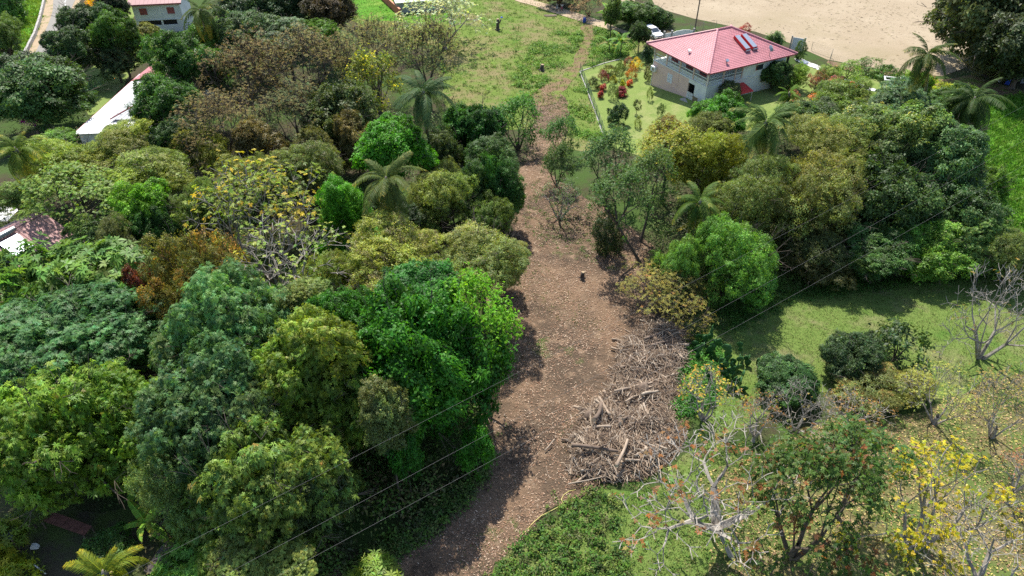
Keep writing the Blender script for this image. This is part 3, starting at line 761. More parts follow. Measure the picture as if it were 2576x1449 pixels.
RS = RISE / (LV / 2)                                    # roof slope
def on_roof(u, v): return (u, v, E5 + v * RS + 0.03)
def roof_thing(name, label, cat, u, v, rot=None):
    p = Vector(on_roof(u, v)); o = empty(name, Matrix.Translation(house.location) @ Matrix.Rotation(HRZ, 4, 'Z') @ p)
    o.rotation_euler = (math.atan(RS), 0, HRZ) if rot is None else (0, 0, HRZ)
    return tag(o, label, cat)
for k, u in enumerate((8.3, 9.65)):
    o = roof_thing('solar_water_heater', ('red framed solar collector on the pink roof, nearer the roof corner', 'red framed solar collector on the pink roof, nearer the dish')[k], 'solar heater', u, 2.3)
    part('casing', RED, o, ((0, 0, 0.05), (0.9, 2.9, 0.42)))
    part('collector', SOLAR, o, ((0.05, 0.05, 0.421), (0.85, 2.85, 0.45)))
    m = MB(); m.tube([(0.05, -0.14, 0.2), (0.85, -0.14, 0.2)], 0.13, 10); m.build('tank', STEEL, o)
o = roof_thing('satellite_dish', 'grey satellite dish at the edge of the pink roof', 'satellite dish', 11.6, 0.7, 1)
m = MB(); m.tube([(0, 0, 0), (0, 0, 0.9)], 0.035, 6); m.build('mast', STEEL, o)
m = MB(); ring = [[(0.5 * r_ * math.cos(t), -0.12 * (1 - r_ * r_), 0.5 * r_ * math.sin(t)) for t in np.linspace(0, 6.283, 17)[:-1]] for r_ in (0.05, 0.5, 1.0)]
m.add(sum(ring, []), [(i * 16 + j, i * 16 + (j + 1) % 16, i * 16 + 16 + (j + 1) % 16, i * 16 + 16 + j) for i in range(2) for j in range(16)])
m.build('dish', STEEL, o, True, loc=(0, -0.1, 1.1), rot=(-0.6, 0, 0.3))
m = MB(); m.tube([(0, -0.1, 0.75), (0, -0.65, 1.0)], 0.02, 6).box((0, -0.68, 1.03), (0.08, 0.14, 0.08)); m.build('feed_arm', STEEL, o)
for k, (u, v, lb) in enumerate(((1.6, 6.3, 'small white roof lamp with a panel above the salmon wall'), (4.0, 1.1, 'small dark solar lamp near the corner of the pink roof'))):
    if k == 0:
        p = Vector((u, v, E5 + u * RS + 0.03)); o = empty('roof_lamp', Matrix.Translation(house.location) @ Matrix.Rotation(HRZ, 4, 'Z') @ p, HRZ)
        tag(o, lb, 'lamp')
    else: o = roof_thing('roof_lamp', lb, 'lamp', u, v, 1)
    m = MB(); m.tube([(0, 0, -0.02), (0, 0, 0.3)], 0.03, 6); m.build('stalk', STEEL, o)
    m = MB(); m.box((0, -0.1, 0.42), (0.5, 0.42, 0.05), rot=Matrix.Rotation(0.6, 3, 'X')); m.build('panel', WHITE if k == 0 else SOLAR, o)
    m = MB(); m.box((0, -0.05, 0.2), (0.34, 0.12, 0.16)); m.build('lamp_head', WHITE if k == 0 else BLACK, o)
# air conditioner on brackets at the far end of the salmon wall
o = empty('air_conditioner', Matrix.Translation(house.location) @ Matrix.Rotation(HRZ, 4, 'Z') @ Vector((a0 - 0.25, b1 - 0.55, 1.1)), HRZ); tag(o, 'white air conditioner unit on the end of the salmon wall', 'air conditioner')
part('casing', WHITE, o, ((-0.2, -0.5, 0), (0.2, 0.5, 0.75)), bevel=0.03)
m = MB(); m.tube([(-0.215, -0.1, 0.37), (-0.203, -0.1, 0.37)], 0.27, 16); m.build('fan_grille', STEEL, o)
for s in (-0.35, 0.35): part('bracket', STEEL, o, ((-0.2, s - 0.03, -0.05), (0.25, s + 0.03, -0.004)))

# ------------------------------------------------------------------ other buildings
def gable_panels(par, L, W, E, rise, mat, n, cap=None, ov=0.0):
    """corrugated sheets side by side on two slopes; x along the ridge"""
    sl = math.atan2(rise, W / 2); ln = math.hypot(rise, W / 2)
    for s in (-1, 1):
        for k in range(n):
            m = MB(); x0, x1 = k * L / n + 0.01, (k + 1) * L / n - 0.01; prof = []
            for j in range(5): prof.append((x0 + (x1 - x0) * j / 4, 0.05 if j in (0, 4) else (0.012 if j == 2 else 0.0)))
            v = []; 
            for (x, h) in prof:
                v.append((x, s * W / 2, E + h)); v.append((x, 0.0, E + rise + h))
            v += [(q[0], q[1], q[2] - 0.02) for q in v]
            f = [(2 * j, 2 * j + 2, 2 * j + 3, 2 * j + 1) if s < 0 else (2 * j, 2 * j + 1, 2 * j + 3, 2 * j + 2) for j in range(4)] + [(10 + 2 * j, 12 + 2 * j, 2 + 2 * j, 2 * j) for j in range(4)]
            m.add(v, f); m.build('roof_sheet', mat, par)
    m = MB(); m.add([(0, -0.3, E + rise - 0.3 * rise / (W / 2) + 0.07), (L, -0.3, E + rise - 0.3 * rise / (W / 2) + 0.07), (L, 0, E + rise + 0.10), (0, 0, E + rise + 0.10), (L, 0.3, E + rise - 0.3 * rise / (W / 2) + 0.07), (0, 0.3, E + rise - 0.3 * rise / (W / 2) + 0.07)], ((0, 1, 2, 3), (3, 2, 4, 5)))
    m.build('ridge_cap', cap or mat, par)

def place_frame(pa, pb, z):
    A, B = at(*pa, z), at(*pb, z); d = (B - A)[:2]
    return A, math.atan2(d[1], d[0]), np.linalg.norm(d)

# pale pink house at the left edge: ridge runs from lower left to (108,530)
A, rz, ln = place_frame((-40, 607), (106, 531), 5.2)
h2 = empty('pale_pink_house', (A[0], A[1], float(zt(A[0], A[1]))), rz); tag(h2, 'grey walled house with faded pink metal roof at the edge of the wood', 'house')
gable_panels(h2, ln, 7.6, 3.6, 1.6, PALEPINK, 17)
part('wall', GREYWALL, h2, ((0.3, -3.4, 0), (ln - 0.3, -3.2, 3.75)), ((0.3, 3.2, 0), (ln - 0.3, 3.4, 3.75)), ((ln - 0.5, -3.2, 0), (ln - 0.3, 3.2, 3.9)))
m = MB(); m.prism([(-3.3, 3.7), (3.3, 3.7), (0, 5.1)], 'x', ln - 0.45, ln - 0.32); m.build('gable', GREYWALL, h2)
for x in (2.0, 6.5):
    wf = part('window', DARKRED, h2, ((x, -3.46, 1.3), (x + 1.2, -3.403, 2.5))); part('pane', GLASS, wf, ((x + 0.1, -3.475, 1.4), (x + 1.1, -3.461, 2.4)))
RM = Matrix.Translation((A[0], A[1], 0)) @ Matrix.Rotation(rz, 4, 'Z')
c_ = (Matrix.Rotation(-rz, 4, 'Z') @ (Vector(at(22, 606, 4.6)) - Vector((A[0], A[1], 0))))
o = empty('solar_water_heater', RM @ Vector((c_.x - 1.1, -0.35, 0)) + Vector((0, 0, 5.12)), rz); tag(o, 'solar water heater with steel tank on the faded pink roof', 'solar heater'); o.rotation_euler = (math.atan2(1.6, 3.8), 0, rz)
m = MB(); m.tube([(-0.1, -0.25, 0.3), (2.1, -0.25, 0.3)], 0.27, 14); m.build('tank', STEEL, o)
part('collector', SOLAR, o, ((0.1, -2.75, 0.06), (1.95, -0.75, 0.16))); part('frame', BLACK, o, ((0.05, -2.8, 0.02), (2.0, -0.7, 0.055)))

# white roofed house half hidden behind the tree
A, rz, ln = place_frame((175, 318), (345, 168), 3.0)
h3 = empty('white_roofed_house', (A[0], A[1], float(zt(A[0], A[1]))), rz); tag(h3, 'long low house with dazzling white roof and grey hip', 'house')
W3 = 11.0; g0 = 3.0
part('wall', OFFWHITE, h3, ((0.4, -W3 + 0.5, 0), (ln - 0.4, -W3 + 0.7, 3.0)), ((0.4, -0.7, 0), (ln - 0.4, -0.5, 3.0)), ((0.4, -W3 + 0.7, 0), (0.6, -0.7, 3.0)), ((ln - 0.6, -W3 + 0.7, 0), (ln - 0.4, -0.7, 3.0)))
nS = 12
for k in range(nS):
    m = MB(); x0, x1 = k * ln / nS + 0.01, (k + 1) * ln / nS - 0.01
    m.add([(x0, 0, g0), (x1, 0, g0), (x1, -W3, g0 + 0.55), (x0, -W3, g0 + 0.55), (x0, 0, g0 - 0.05), (x1, 0, g0 - 0.05), (x1, -W3, g0 + 0.5), (x0, -W3, g0 + 0.5)], ((0, 3, 2, 1), (4, 5, 6, 7), (0, 1, 5, 4), (3, 7, 6, 2), (0, 4, 7, 3), (1, 2, 6, 5)))
    m.build('roof_sheet', WHITEROOF, h3)
part('fascia', DARKRED, h3, ((0, 0.005, g0 - 0.2), (ln, 0.05, g0 + 0.03)))
# grey hipped part standing on the white sheets
hx0, hx1, hy0, hy1 = 0.16 * ln, 0.78 * ln, -W3 + 0.6, -3.4
for q in (((hx0, hy1), (hx1, hy1), 0), ((hx0, hy0), (hx0, hy1), 1)):
    pass
m = MB(); yc = (hy0 + hy1) / 2; zb, zr = g0 + 0.56, g0 + 1.75; hw_ = (hy1 - hy0) / 2
def hip_sheets(e0, e1, t0, t1, n):
    e0, e1, t0, t1 = (np.array(q, float) for q in (e0, e1, t0, t1))
    for k in range(n):
        f, g = k / n + 0.003, (k + 1) / n - 0.003; mm = MB()
        a, b, c, d = e0 + (e1 - e0) * f, e0 + (e1 - e0) * g, t0 + (t1 - t0) * g, t0 + (t1 - t0) * f
        u_ = np.array([0, 0, 0.03]); mm.add([a, b, c, d, a - u_, b - u_, c - u_, d - u_, (a * 0.97 + b * 0.03) + u_, (d * 0.97 + c * 0.03) + u_], ((0, 1, 2, 3), (0, 4, 5, 1), (0, 8, 9, 3)))
        mm.build('hip_sheet', GREYROOF, h3)
hip_sheets((hx1, hy1, zb), (hx0, hy1, zb), (hx1 - hw_, yc, zr), (hx0 + hw_, yc, zr), 14)
hip_sheets((hx0, hy1, zb), (hx0, hy0, zb), (hx0 + hw_, yc, zr), (hx0 + hw_ + 0.02, yc, zr), 10)
hip_sheets((hx0, hy0, zb), (hx1, hy0, zb), (hx0 + hw_, yc, zr), (hx1 - hw_, yc, zr), 14)
hip_sheets((hx1, hy0, zb), (hx1, hy1, zb), (hx1 - hw_, yc, zr), (hx1 - hw_ + 0.02, yc, zr), 10)
for p, q in (((hx0, hy1, zb), (hx0 + hw_, yc, zr)), ((hx0, hy0, zb), (hx0 + hw_, yc, zr)), ((hx0 + hw_, yc, zr), (hx1 - hw_, yc, zr)), ((hx1, hy1, zb), (hx1 - hw_, yc, zr))):
    m = MB(); m.tube([p, q], 0.09, 6); m.build('hip_cap', DARKRED, h3)

# small house with deep pink roof behind it
A, rz, ln = place_frame((318, 176), (388, 123), 3.6)
h4 = empty('pink_gabled_house', (A[0], A[1], float(zt(A[0], A[1]))), rz); tag(h4, 'small house with plain rose pink roof beside the white roof', 'house')
m = MB(); m.add([(0, 0, 3.6), (ln, 0, 3.6), (ln, -4.2, 4.9), (0, -4.2, 4.9), (0, -8.4, 3.6), (ln, -8.4, 3.6)], ((0, 3, 2, 1), (3, 4, 5, 2))); m.build('roof', PINK, h4)
part('wall', OFFWHITE, h4, ((0.3, -8.0, 0), (ln - 0.3, -7.8, 3.6)), ((0.3, -0.6, 0), (ln - 0.3, -0.4, 3.6)), ((0.3, -7.8, 0), (0.5, -0.6, 3.6)), ((ln - 0.5, -7.8, 0), (ln - 0.3, -0.6, 3.6)))

# two storey grey house at the top left
A, rz, ln = place_frame((347, 76), (462, 80), 0)
A = at(352, 84); B_ = at(470, 78); d = (B_ - A)[:2]; rz = math.atan2(d[1], d[0]) ; ln = np.linalg.norm(d)
h5 = empty('grey_two_storey_house', (A[0], A[1], A[2]), rz); tag(h5, 'grey rendered two storey house with faded pink roof and dark shutters', 'house')
part('wall', OFFWHITE, h5, ((0, 0, 2.2), (ln, 0.2, 5.2)), ((0, 0.2, 0), (0.2, 7, 5.2)), ((ln - 0.2, 0.2, 0), (ln, 7, 5.2)), ((0, 0, 0), (ln, 0.2, 1.3)), ((0, 0, 1.3), (0.5, 0.2, 2.2)), ((ln - 1.2, 0, 1.3), (ln, 0.2, 2.2)), ((ln * 0.52, 0, 1.3), (ln * 0.56, 0.2, 2.2)), ((0.2, 6.8, 0), (ln - 0.2, 7, 5.2)))
part('ledge', OFFWHITE, h5, ((-0.05, -0.12, 2.2), (ln + 0.05, -0.003, 2.35)))
part('dark_opening', DARK, h5, ((0.4, 0.5, 1.2), (ln - 1.0, 0.6, 2.3)))
for x in (1.1, ln - 2.4):
    wf = part('window', OFFWHITE, h5, ((x - 0.1, -0.06, 3.1), (x + 1.35, -0.003, 3.2)), ((x - 0.1, -0.06, 4.35), (x + 1.35, -0.003, 4.45)))
    part('shutter', DARKRED, wf, ((x, -0.05, 3.2), (x + 0.61, -0.004, 4.35))); part('shutter', DARKRED, wf, ((x + 0.63, -0.05, 3.2), (x + 1.25, -0.004, 4.35)))
for k in range(13):
    m = MB(); x0, x1 = -0.5 + k * (ln + 1) / 13 + 0.01, -0.5 + (k + 1) * (ln + 1) / 13 - 0.01
    m.add([(x0, -0.7, 5.2), (x1, -0.7, 5.2), (x1, 3.5, 6.7), (x0, 3.5, 6.7), (x0, 7.7, 5.2), (x1, 7.7, 5.2), (x0, -0.7, 5.12), (x1, -0.7, 5.12)], ((0, 1, 2, 3), (3, 2, 5, 4), (0, 6, 7, 1))); m.build('roof_sheet', PALEPINK, h5)
part('fascia', DARKRED, h5, ((-0.5, -0.72, 4.95), (ln + 0.5, -0.66, 5.19)))

# shed with pale green roof and red wall, behind the pale tree
A = at(1000, 36); B_ = at(1120, 26); d = (B_ - A)[:2]; rz = math.atan2(d[1], d[0]); ln = np.linalg.norm(d)
sh = empty('green_roofed_shed', (A[0], A[1], A[2]), rz); tag(sh, 'grey shed with pale green roof behind the silvery tree', 'shed')
part('wall', GREYWALL, sh, ((0, 0, 0), (ln, 0.15, 2.2)), ((0, 0.15, 0), (0.15, 5, 2.5)), ((ln - 0.15, 0.15, 0), (ln, 5, 2.5)), ((0.15, 4.85, 0), (ln - 0.15, 5, 2.8)))
for k in range(8):
    m = MB(); x0, x1 = -0.3 + k * (ln + 0.6) / 8 + 0.01, -0.3 + (k + 1) * (ln + 0.6) / 8 - 0.01
    m.add([(x0, -0.5, 2.25), (x1, -0.5, 2.25), (x1, 5.4, 3.3), (x0, 5.4, 3.3), (x0, -0.5, 2.2), (x1, -0.5, 2.2)], ((0, 1, 2, 3), (0, 4, 5, 1))); m.build('roof_sheet', PALEGREEN, sh)
part('vent', DARK, sh, ((ln * 0.55, -0.02, 1.5), (ln * 0.62, -0.003, 1.9)))
P0, P1 = at(955, -6), at(1008, 44)
d = (P1 - P0)[:2]; rz = math.atan2(d[1], d[0]); ln = np.linalg.norm(d)
rw = empty('red_boundary_wall', tuple(P0), rz); tag(rw, 'red painted garden wall running up to the shed', 'wall')
part('panel', BARN, rw, ((0, -0.1, -0.3), (ln, 0.1, 1.5))); part('coping', plain('orange_coping', (0.6, 0.25, 0.15), 0.8), rw, ((-0.05, -0.16, 1.5), (ln, 0.16, 1.6)))

# low stone wall along the road bend
_w = np.array([at(*q)[:2] for q in ((117, -25), (116, -8), (110, 20), (103, 50), (90, 90), (66, 138), (52, 160))])
pts = np.concatenate([_w[i] + (_w[i + 1] - _w[i]) * np.linspace(0, 1, max(2, int(np.linalg.norm(_w[i + 1] - _w[i]) / 1.1)), endpoint=False)[:, None] for i in range(len(_w) - 1)])
lw = empty('low_road_wall', (*pts[0], float(zt(*pts[0])))); tag(lw, 'low grey stone wall along the outside of the road bend', 'wall')
for k in range(len(pts) - 1):
    a, b = pts[k] - pts[0], pts[k + 1] - pts[0]; d = b - a
    if np.linalg.norm(d) > 3: continue
    m = MB(); m.box(((a + b)[0] / 2, (a + b)[1] / 2, 0.3), (np.linalg.norm(d) - 0.03, 0.35, 0.85 + 0.04 * math.sin(k * 2.1)), math.atan2(d[1], d[0])); m.build('stone', CONC, lw)
# centre line dashes
for k, (x, y) in enumerate(((165, 4), (164, 15), (160, 32), (151, 58), (140, 85), (118, 142))):
    A, B_ = at(x, y), at(x - 2.5, y + 6); d = (B_ - A)[:2]
    m = MB(); m.box((0, 0, 0), (max(1.8, np.linalg.norm(d)), 0.14, 0.004), math.atan2(d[1], d[0])); o = m.build('lane_marking', WHITE, loc=(A[0], A[1], A[2] + 0.085)); tag(o, 'white dashed centre line on the road', kind='structure')

# ------------------------------------------------------------------ trees and shrubs
DARKG, DEEP, MID, BRIGHT, LIME = (0.022, 0.052, 0.016), (0.022, 0.085, 0.012), (0.048, 0.10, 0.020), (0.055, 0.165, 0.012), (0.085, 0.20, 0.015)
YELG, OLIVE, SILVER, BLUEG, PALE = (0.115, 0.155, 0.022), (0.085, 0.095, 0.030), (0.058, 0.12, 0.046), (0.030, 0.068, 0.032), (0.14, 0.19, 0.07)
BROWN, REDB, YELLOW, ORANGE, DRYB = (0.10, 0.078, 0.042), (0.085, 0.026, 0.018), (0.21, 0.20, 0.012), (0.34, 0.11, 0.03), (0.16, 0.12, 0.075)
VINE = (0.065, 0.13, 0.03)
WOOD_G = 'trees of the wood left of the clearing'
T = [
 # --- near, left of the clearing
 ('mango_tree', (-20, 900, 350, 1275), 9.5, 'mango0', (0.085, 0.155, 0.022), 'large mango tree with light green new leaves, lower left', dict(accent=(0.24, 0.14, 0.06), share=0.07)),
 ('mango_tree', (-40, 812, 345, 965), 9.0, 'mango1', (0.034, 0.085, 0.030), 'flat domed dark mango tree behind the light green mango', {}),
 ('silvery_tree', (470, 700, 765, 1010), 12.5, 'pinnate0', SILVER, 'tall silvery green tree left of the yellowish tree', dict(share=0.08)),
 ('silvery_tree', (398, 930, 690, 1230), 11.5, 'pinnate1', (0.056, 0.112, 0.046), 'lower silvery green tree with bare grey twigs showing', dict(share=0.1)),
 ('broadleaf_tree', (690, 830, 935, 1120), 12.5, 'pinnate0', (0.105, 0.165, 0.03), 'yellowish green tree standing out among dark ones', dict(accent=(0.20, 0.17, 0.05), share=0.15)),
 ('broadleaf_tree', (900, 770, 1190, 1135), 11.0, 'round_l0', (0.024, 0.095, 0.012), 'big deep green tree on the left edge of the clearing', dict(accent=(0.05, 0.14, 0.012), share=0.2)),
 ('broadleaf_tree', (1110, 725, 1300, 970), 11.5, 'tuft2', (0.075, 0.20, 0.012), 'bright green airy tree leaning over the clearing', dict(share=0.15)),
 ('broadleaf_tree', (500, 1060, 850, 1449), 10.0, 'pinnate1', (0.075, 0.125, 0.030), 'olive green tree with a few orange leaves, bottom left of centre', dict(accent=(0.28, 0.13, 0.03), share=0.09)),
 ('broadleaf_tree', (388, 1100, 590, 1345), 9.5, 'wispy1', (0.085, 0.14, 0.048), 'pale green tree in front of the silvery trees', {}),
 ('vine_covered_tree', (915, 930, 1035, 1180), 11.5, 'column0', (0.085, 0.115, 0.045), 'grey green vine column in front of the deep green tree', {}),
 ('round_bush', (1163, 1075, 1236, 1200), 5.0, 'round_m0', (0.03, 0.115, 0.014), 'rounded green bush at the edge of the clearing below the big tree', {}),
 ('broadleaf_tree', (970, 690, 1150, 800), 11.0, 'round_m0', (0.022, 0.10, 0.012), 'deep green tree top in front of the olive trees', {}),
 ('broadleaf_tree', (805, 735, 935, 880), 11.5, 'round_m1', (0.028, 0.095, 0.012), 'deep green tree between the silvery and the big tree', {}),
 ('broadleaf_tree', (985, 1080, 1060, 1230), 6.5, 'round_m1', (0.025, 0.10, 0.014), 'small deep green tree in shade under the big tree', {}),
 ('broadleaf_tree', (560, 1330, 760, 1500), 7.0, 'pinnate0', (0.08, 0.12, 0.032), 'low olive tree cut by the bottom edge', {}),
 ('broadleaf_tree', (330, 960, 420, 1130), 6.5, 'wispy0', (0.09, 0.16, 0.03), 'narrow yellowish green tree between mango and silvery tree', {}),
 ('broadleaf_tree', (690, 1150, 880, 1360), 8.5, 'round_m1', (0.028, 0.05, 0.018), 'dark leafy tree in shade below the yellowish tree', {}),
 ('broadleaf_tree', (720, 705, 830, 800), 10.5, 'pinnate0', (0.10, 0.145, 0.045), 'pale olive tree top behind the silvery tree', {}),
 # --- left middle
 ('breadfruit_tree', (115, 610, 345, 790), 9.0, 'bigleaf', (0.062, 0.125, 0.030), 'breadfruit tree with large lobed leaves below the pink roof', {}),
 ('breadfruit_tree', (-40, 650, 150, 840), 8.5, 'bigleaf', (0.055, 0.115, 0.030), 'breadfruit tree with large lobed leaves at the left edge', {}),
 ('red_leaved_tree', (330, 690, 405, 815), 8.5, 'round_m1', REDB, 'small tree with red brown leaves', dict(accent=(0.06, 0.015, 0.03), share=0.25)),
 ('broadleaf_tree', (415, 590, 620, 880), 11.0, 'wispy1', (0.070, 0.078, 0.024), 'tall olive and rust coloured tree behind the red leaved one', dict(accent=(0.20, 0.11, 0.028), share=0.32)),
 ('feathery_tree', (243, 715, 355, 830), 8.0, 'wispy0', (0.055, 0.14, 0.030), 'small feathery bright green tree beside the red leaved one', {}),
 ('broadleaf_tree', (298, 472, 412, 570), 9.5, 'round_m0', LIME, 'small lime green tree', {}),
 ('broadleaf_tree', (85, 425, 310, 590), 9.5, 'tuft2', (0.085, 0.145, 0.028), 'spreading tree with layered yellowish green leaf clumps', {}),
 ('broadleaf_tree', (305, 378, 490, 500), 9.0, 'wispy0', (0.105, 0.145, 0.030), 'feathery yellowish tree above the lime green one', {}),
 ('half_bare_tree', (480, 430, 830, 740), 12.0, 'tuft0', (0.10, 0.145, 0.025), 'half bare tree with yellow leaf tufts and grey branches', dict(accent=(0.24, 0.19, 0.015), share=0.3)),
 ('half_bare_tree', (555, 590, 890, 745), 10.5, 'sparse0', (0.13, 0.19, 0.03), 'low half bare tree with long grey branches', dict(accent=(0.24, 0.19, 0.015), share=0.3)),
 ('broadleaf_tree', (808, 448, 918, 620), 10.5, 'column1', (0.045, 0.145, 0.012), 'vivid green column shaped tree left of the small palm', {}),
 ('round_bush', (825, 560, 955, 650), 6.0, 'round_m1', (0.055, 0.17, 0.014), 'vivid green bush below the column shaped tree', {}),
 ('broadleaf_tree', (905, 315, 1072, 450), 10.5, 'round_m0', (0.045, 0.15, 0.012), 'vivid green rounded tree behind the small palm', {}),
 ('broadleaf_tree', (885, 585, 1118, 755), 9.5, 'wispy0', (0.13, 0.165, 0.028), 'olive yellow tree above the deep green tree', dict(accent=(0.13, 0.105, 0.05), share=0.3)),
 ('broadleaf_tree', (1115, 568, 1315, 740), 9.5, 'wispy1', (0.125, 0.155, 0.055), 'pale olive tree at the edge of the clearing', dict(accent=(0.14, 0.11, 0.06), share=0.2)),
 ('broadleaf_tree', (1035, 435, 1185, 590), 8.5, 'wispy0', (0.095, 0.135, 0.038), 'pale green tree right of the small palm', {}),
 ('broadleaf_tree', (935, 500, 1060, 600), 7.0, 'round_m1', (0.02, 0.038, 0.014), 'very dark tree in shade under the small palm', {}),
 ('broadleaf_tree', (560, 400, 700, 520), 9.5, 'wispy1', (0.075, 0.10, 0.026), 'olive tree behind the half bare tree', {}),
 ('broadleaf_tree', (690, 360, 840, 480), 9.5, 'wispy0', (0.072, 0.098, 0.030), 'dull green tree left of the vivid rounded tree', dict(accent=(0.12, 0.10, 0.05), share=0.25)),
 ('broadleaf_tree', (90, 355, 250, 465), 7.0, 'wispy1', (0.11, 0.16, 0.03), 'yellowish green tree below the white roof', {}),
 ('broadleaf_tree', (220, 345, 400, 430), 7.5, 'wispy0', (0.115, 0.15, 0.035), 'pale yellowish tree top under the white roof corner', {}),
 ('broadleaf_tree', (95, 325, 185, 385), 5.5, 'round_m1', (0.075, 0.15, 0.025), 'fresh green small tree beside the purple flowers', {}),
 ('broadleaf_tree', (-30, 458, 90, 525), 7.0, 'wispy0', (0.085, 0.14, 0.035), 'green tree beside the pale roof at the left edge', {}),
 ('broadleaf_tree', (160, 560, 300, 660), 6.0, 'round_m1', (0.042, 0.085, 0.02), 'mid green tree beside the faded pink roof', {}),
 ('broadleaf_tree', (245, 570, 350, 690), 8.0, 'wispy0', (0.07, 0.085, 0.038), 'dull olive tree above the breadfruit tree', {}),
 ('broadleaf_tree', (330, 530, 440, 650), 8.0, 'round_m0', (0.032, 0.085, 0.018), 'dark green tree below the lime green one', {}),
 ('broadleaf_tree', (440, 470, 560, 580), 8.5, 'wispy1', (0.06, 0.098, 0.022), 'green olive tree between lime tree and half bare tree', {}),
 ('broadleaf_tree', (630, 730, 760, 800), 7.0, 'round_m0', (0.05, 0.14, 0.014), 'bright green tree under the low bare branches', {}),
 ('broadleaf_tree', (740, 640, 880, 760), 7.5, 'wispy0', (0.085, 0.13, 0.024), 'green and yellow tree right of the low bare branches', dict(accent=(0.3, 0.22, 0.03), share=0.2)),
 # --- brown twiggy canopy
 ('twiggy_tree', (505, 110, 740, 330), 13.0, 'twiggy0', BROWN, 'large brown twiggy tree, leftmost of the dry canopy', dict(accent=(0.10, 0.11, 0.03), share=0.3)),
 ('twiggy_tree', (660, 85, 880, 270), 13.5, 'twiggy1', (0.105, 0.088, 0.040), 'brown twiggy tree in the middle of the dry canopy', dict(accent=(0.12, 0.12, 0.03), share=0.3)),
 ('twiggy_tree', (440, 240, 660, 420), 11.5, 'twiggy1', (0.098, 0.082, 0.038), 'brown twiggy tree low in front of the dry canopy', dict(accent=(0.14, 0.13, 0.03), share=0.25)),
 ('twiggy_tree', (640, 220, 850, 390), 11.0, 'twiggy0', (0.085, 0.08, 0.036), 'dark twiggy tree with green undergrowth showing through', dict(accent=(0.06, 0.09, 0.03), share=0.35)),
 ('twiggy_tree', (840, 60, 1040, 230), 13.0, 'twiggy1', (0.12, 0.11, 0.045), 'olive brown twiggy tree behind the tall palm', dict(accent=(0.14, 0.16, 0.03), share=0.3)),
 ('twiggy_tree', (985, 60, 1160, 225), 12.5, 'twiggy0', (0.125, 0.12, 0.05), 'olive brown twiggy tree beside the meadow', dict(accent=(0.16, 0.19, 0.04), share=0.35)),
 ('broadleaf_tree', (880, 150, 1010, 330), 11.0, 'tuft2', (0.085, 0.115, 0.022), 'yellow spotted leafy tree left of the tall palm', dict(accent=(0.40, 0.38, 0.03), share=0.25)),
 ('broadleaf_tree', (770, 250, 930, 400), 9.5, 'round_m1', (0.048, 0.075, 0.026), 'dull green tree under the dry canopy', dict(accent=(0.22, 0.12, 0.03), share=0.15)),
 ('vine_covered_tree', (850, 300, 940, 430), 8.5, 'column1', (0.088, 0.085, 0.035), 'brownish vine draped tree left of the tall palm', {}),
 ('vine_covered_tree', (600, 310, 710, 440), 9.0, 'column0', (0.095, 0.085, 0.038), 'brownish vine draped tree under the dry canopy', {}),
 ('vine_covered_tree', (740, 330, 830, 440), 8.5, 'column1', (0.095, 0.10, 0.036), 'olive vine draped tree under the dry canopy', {}),
 ('broadleaf_tree', (430, 320, 560, 440), 9.0, 'wispy1', (0.115, 0.135, 0.028), 'olive yellow tree below the dark round tree', {}),
 # --- around the white roof and upper left
 ('broadleaf_tree', (395, 95, 550, 255), 13.0, 'round_l2', (0.034, 0.085, 0.018), 'big dark green tree hanging over the white roof', dict(accent=(0.06, 0.13, 0.02), share=0.2)),
 ('broadleaf_tree', (345, 200, 500, 345), 11.0, 'round_l1', (0.036, 0.088, 0.018), 'dark green tree in front of the white roof', {}),
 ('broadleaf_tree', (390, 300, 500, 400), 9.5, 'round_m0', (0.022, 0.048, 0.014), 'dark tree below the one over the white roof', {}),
 ('mango_tree', (-40, 150, 200, 300), 10.0, 'round_l0', (0.034, 0.072, 0.022), 'big dark domed tree beside the road', dict(accent=(0.13, 0.12, 0.03), share=0.08)),
 ('broadleaf_tree', (155, 18, 262, 110), 10.0, 'round_m1', (0.030, 0.058, 0.022), 'dark tree beside the road near the yellow bush', {}),
 ('broadleaf_tree', (122, 75, 225, 170), 9.5, 'round_m1', (0.032, 0.062, 0.024), 'dark tree at the road bend', {}),
 ('broadleaf_tree', (245, 40, 345, 150), 10.0, 'round_m0', (0.042, 0.095, 0.018), 'green tree in front of the grey two storey house', {}),
 ('broadleaf_tree', (240, 115, 335, 190), 6.0, 'pinnate0', (0.050, 0.078, 0.036), 'grey green bush tree beside the parked van', {}),
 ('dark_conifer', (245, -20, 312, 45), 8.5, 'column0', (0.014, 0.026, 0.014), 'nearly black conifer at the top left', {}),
 ('small_tree', (342, 66, 392, 110), 4.0, 'round_m1', (0.10, 0.12, 0.045), 'small pale crowned tree on the lawn by the grey house', {}),
 ('broadleaf_tree', (478, 60, 600, 160), 9.5, 'round_m0', (0.052, 0.115, 0.020), 'fresh green tree below the far palm', {}),
 ('broadleaf_tree', (560, 45, 690, 150), 10.0, 'round_m1', (0.042, 0.082, 0.036), 'blue green tree behind the dry canopy', {}),
 ('broadleaf_tree', (650, 55, 790, 140), 10.0, 'pinnate1', (0.050, 0.085, 0.040), 'grey green tree top behind the dry canopy', {}),
 ('broadleaf_tree', (560, -30, 700, 70), 11.0, 'round_m1', (0.026, 0.050, 0.022), 'dark tree right of the far palm at the top edge', {}),
 ('broadleaf_tree', (680, -40, 800, 70), 11.0, 'round_m0', (0.030, 0.055, 0.026), 'dark grey green tree at the top edge', {}),
 ('dark_conifer', (775, -40, 890, 65), 12.0, 'column1', (0.045, 0.040, 0.024), 'dark brown tall tree at the top edge beside the meadow', {}),
 ('broadleaf_tree', (755, 62, 850, 112), 8.0, 'round_m0', (0.065, 0.15, 0.020), 'bright green tree peeping over the dry canopy', {}),
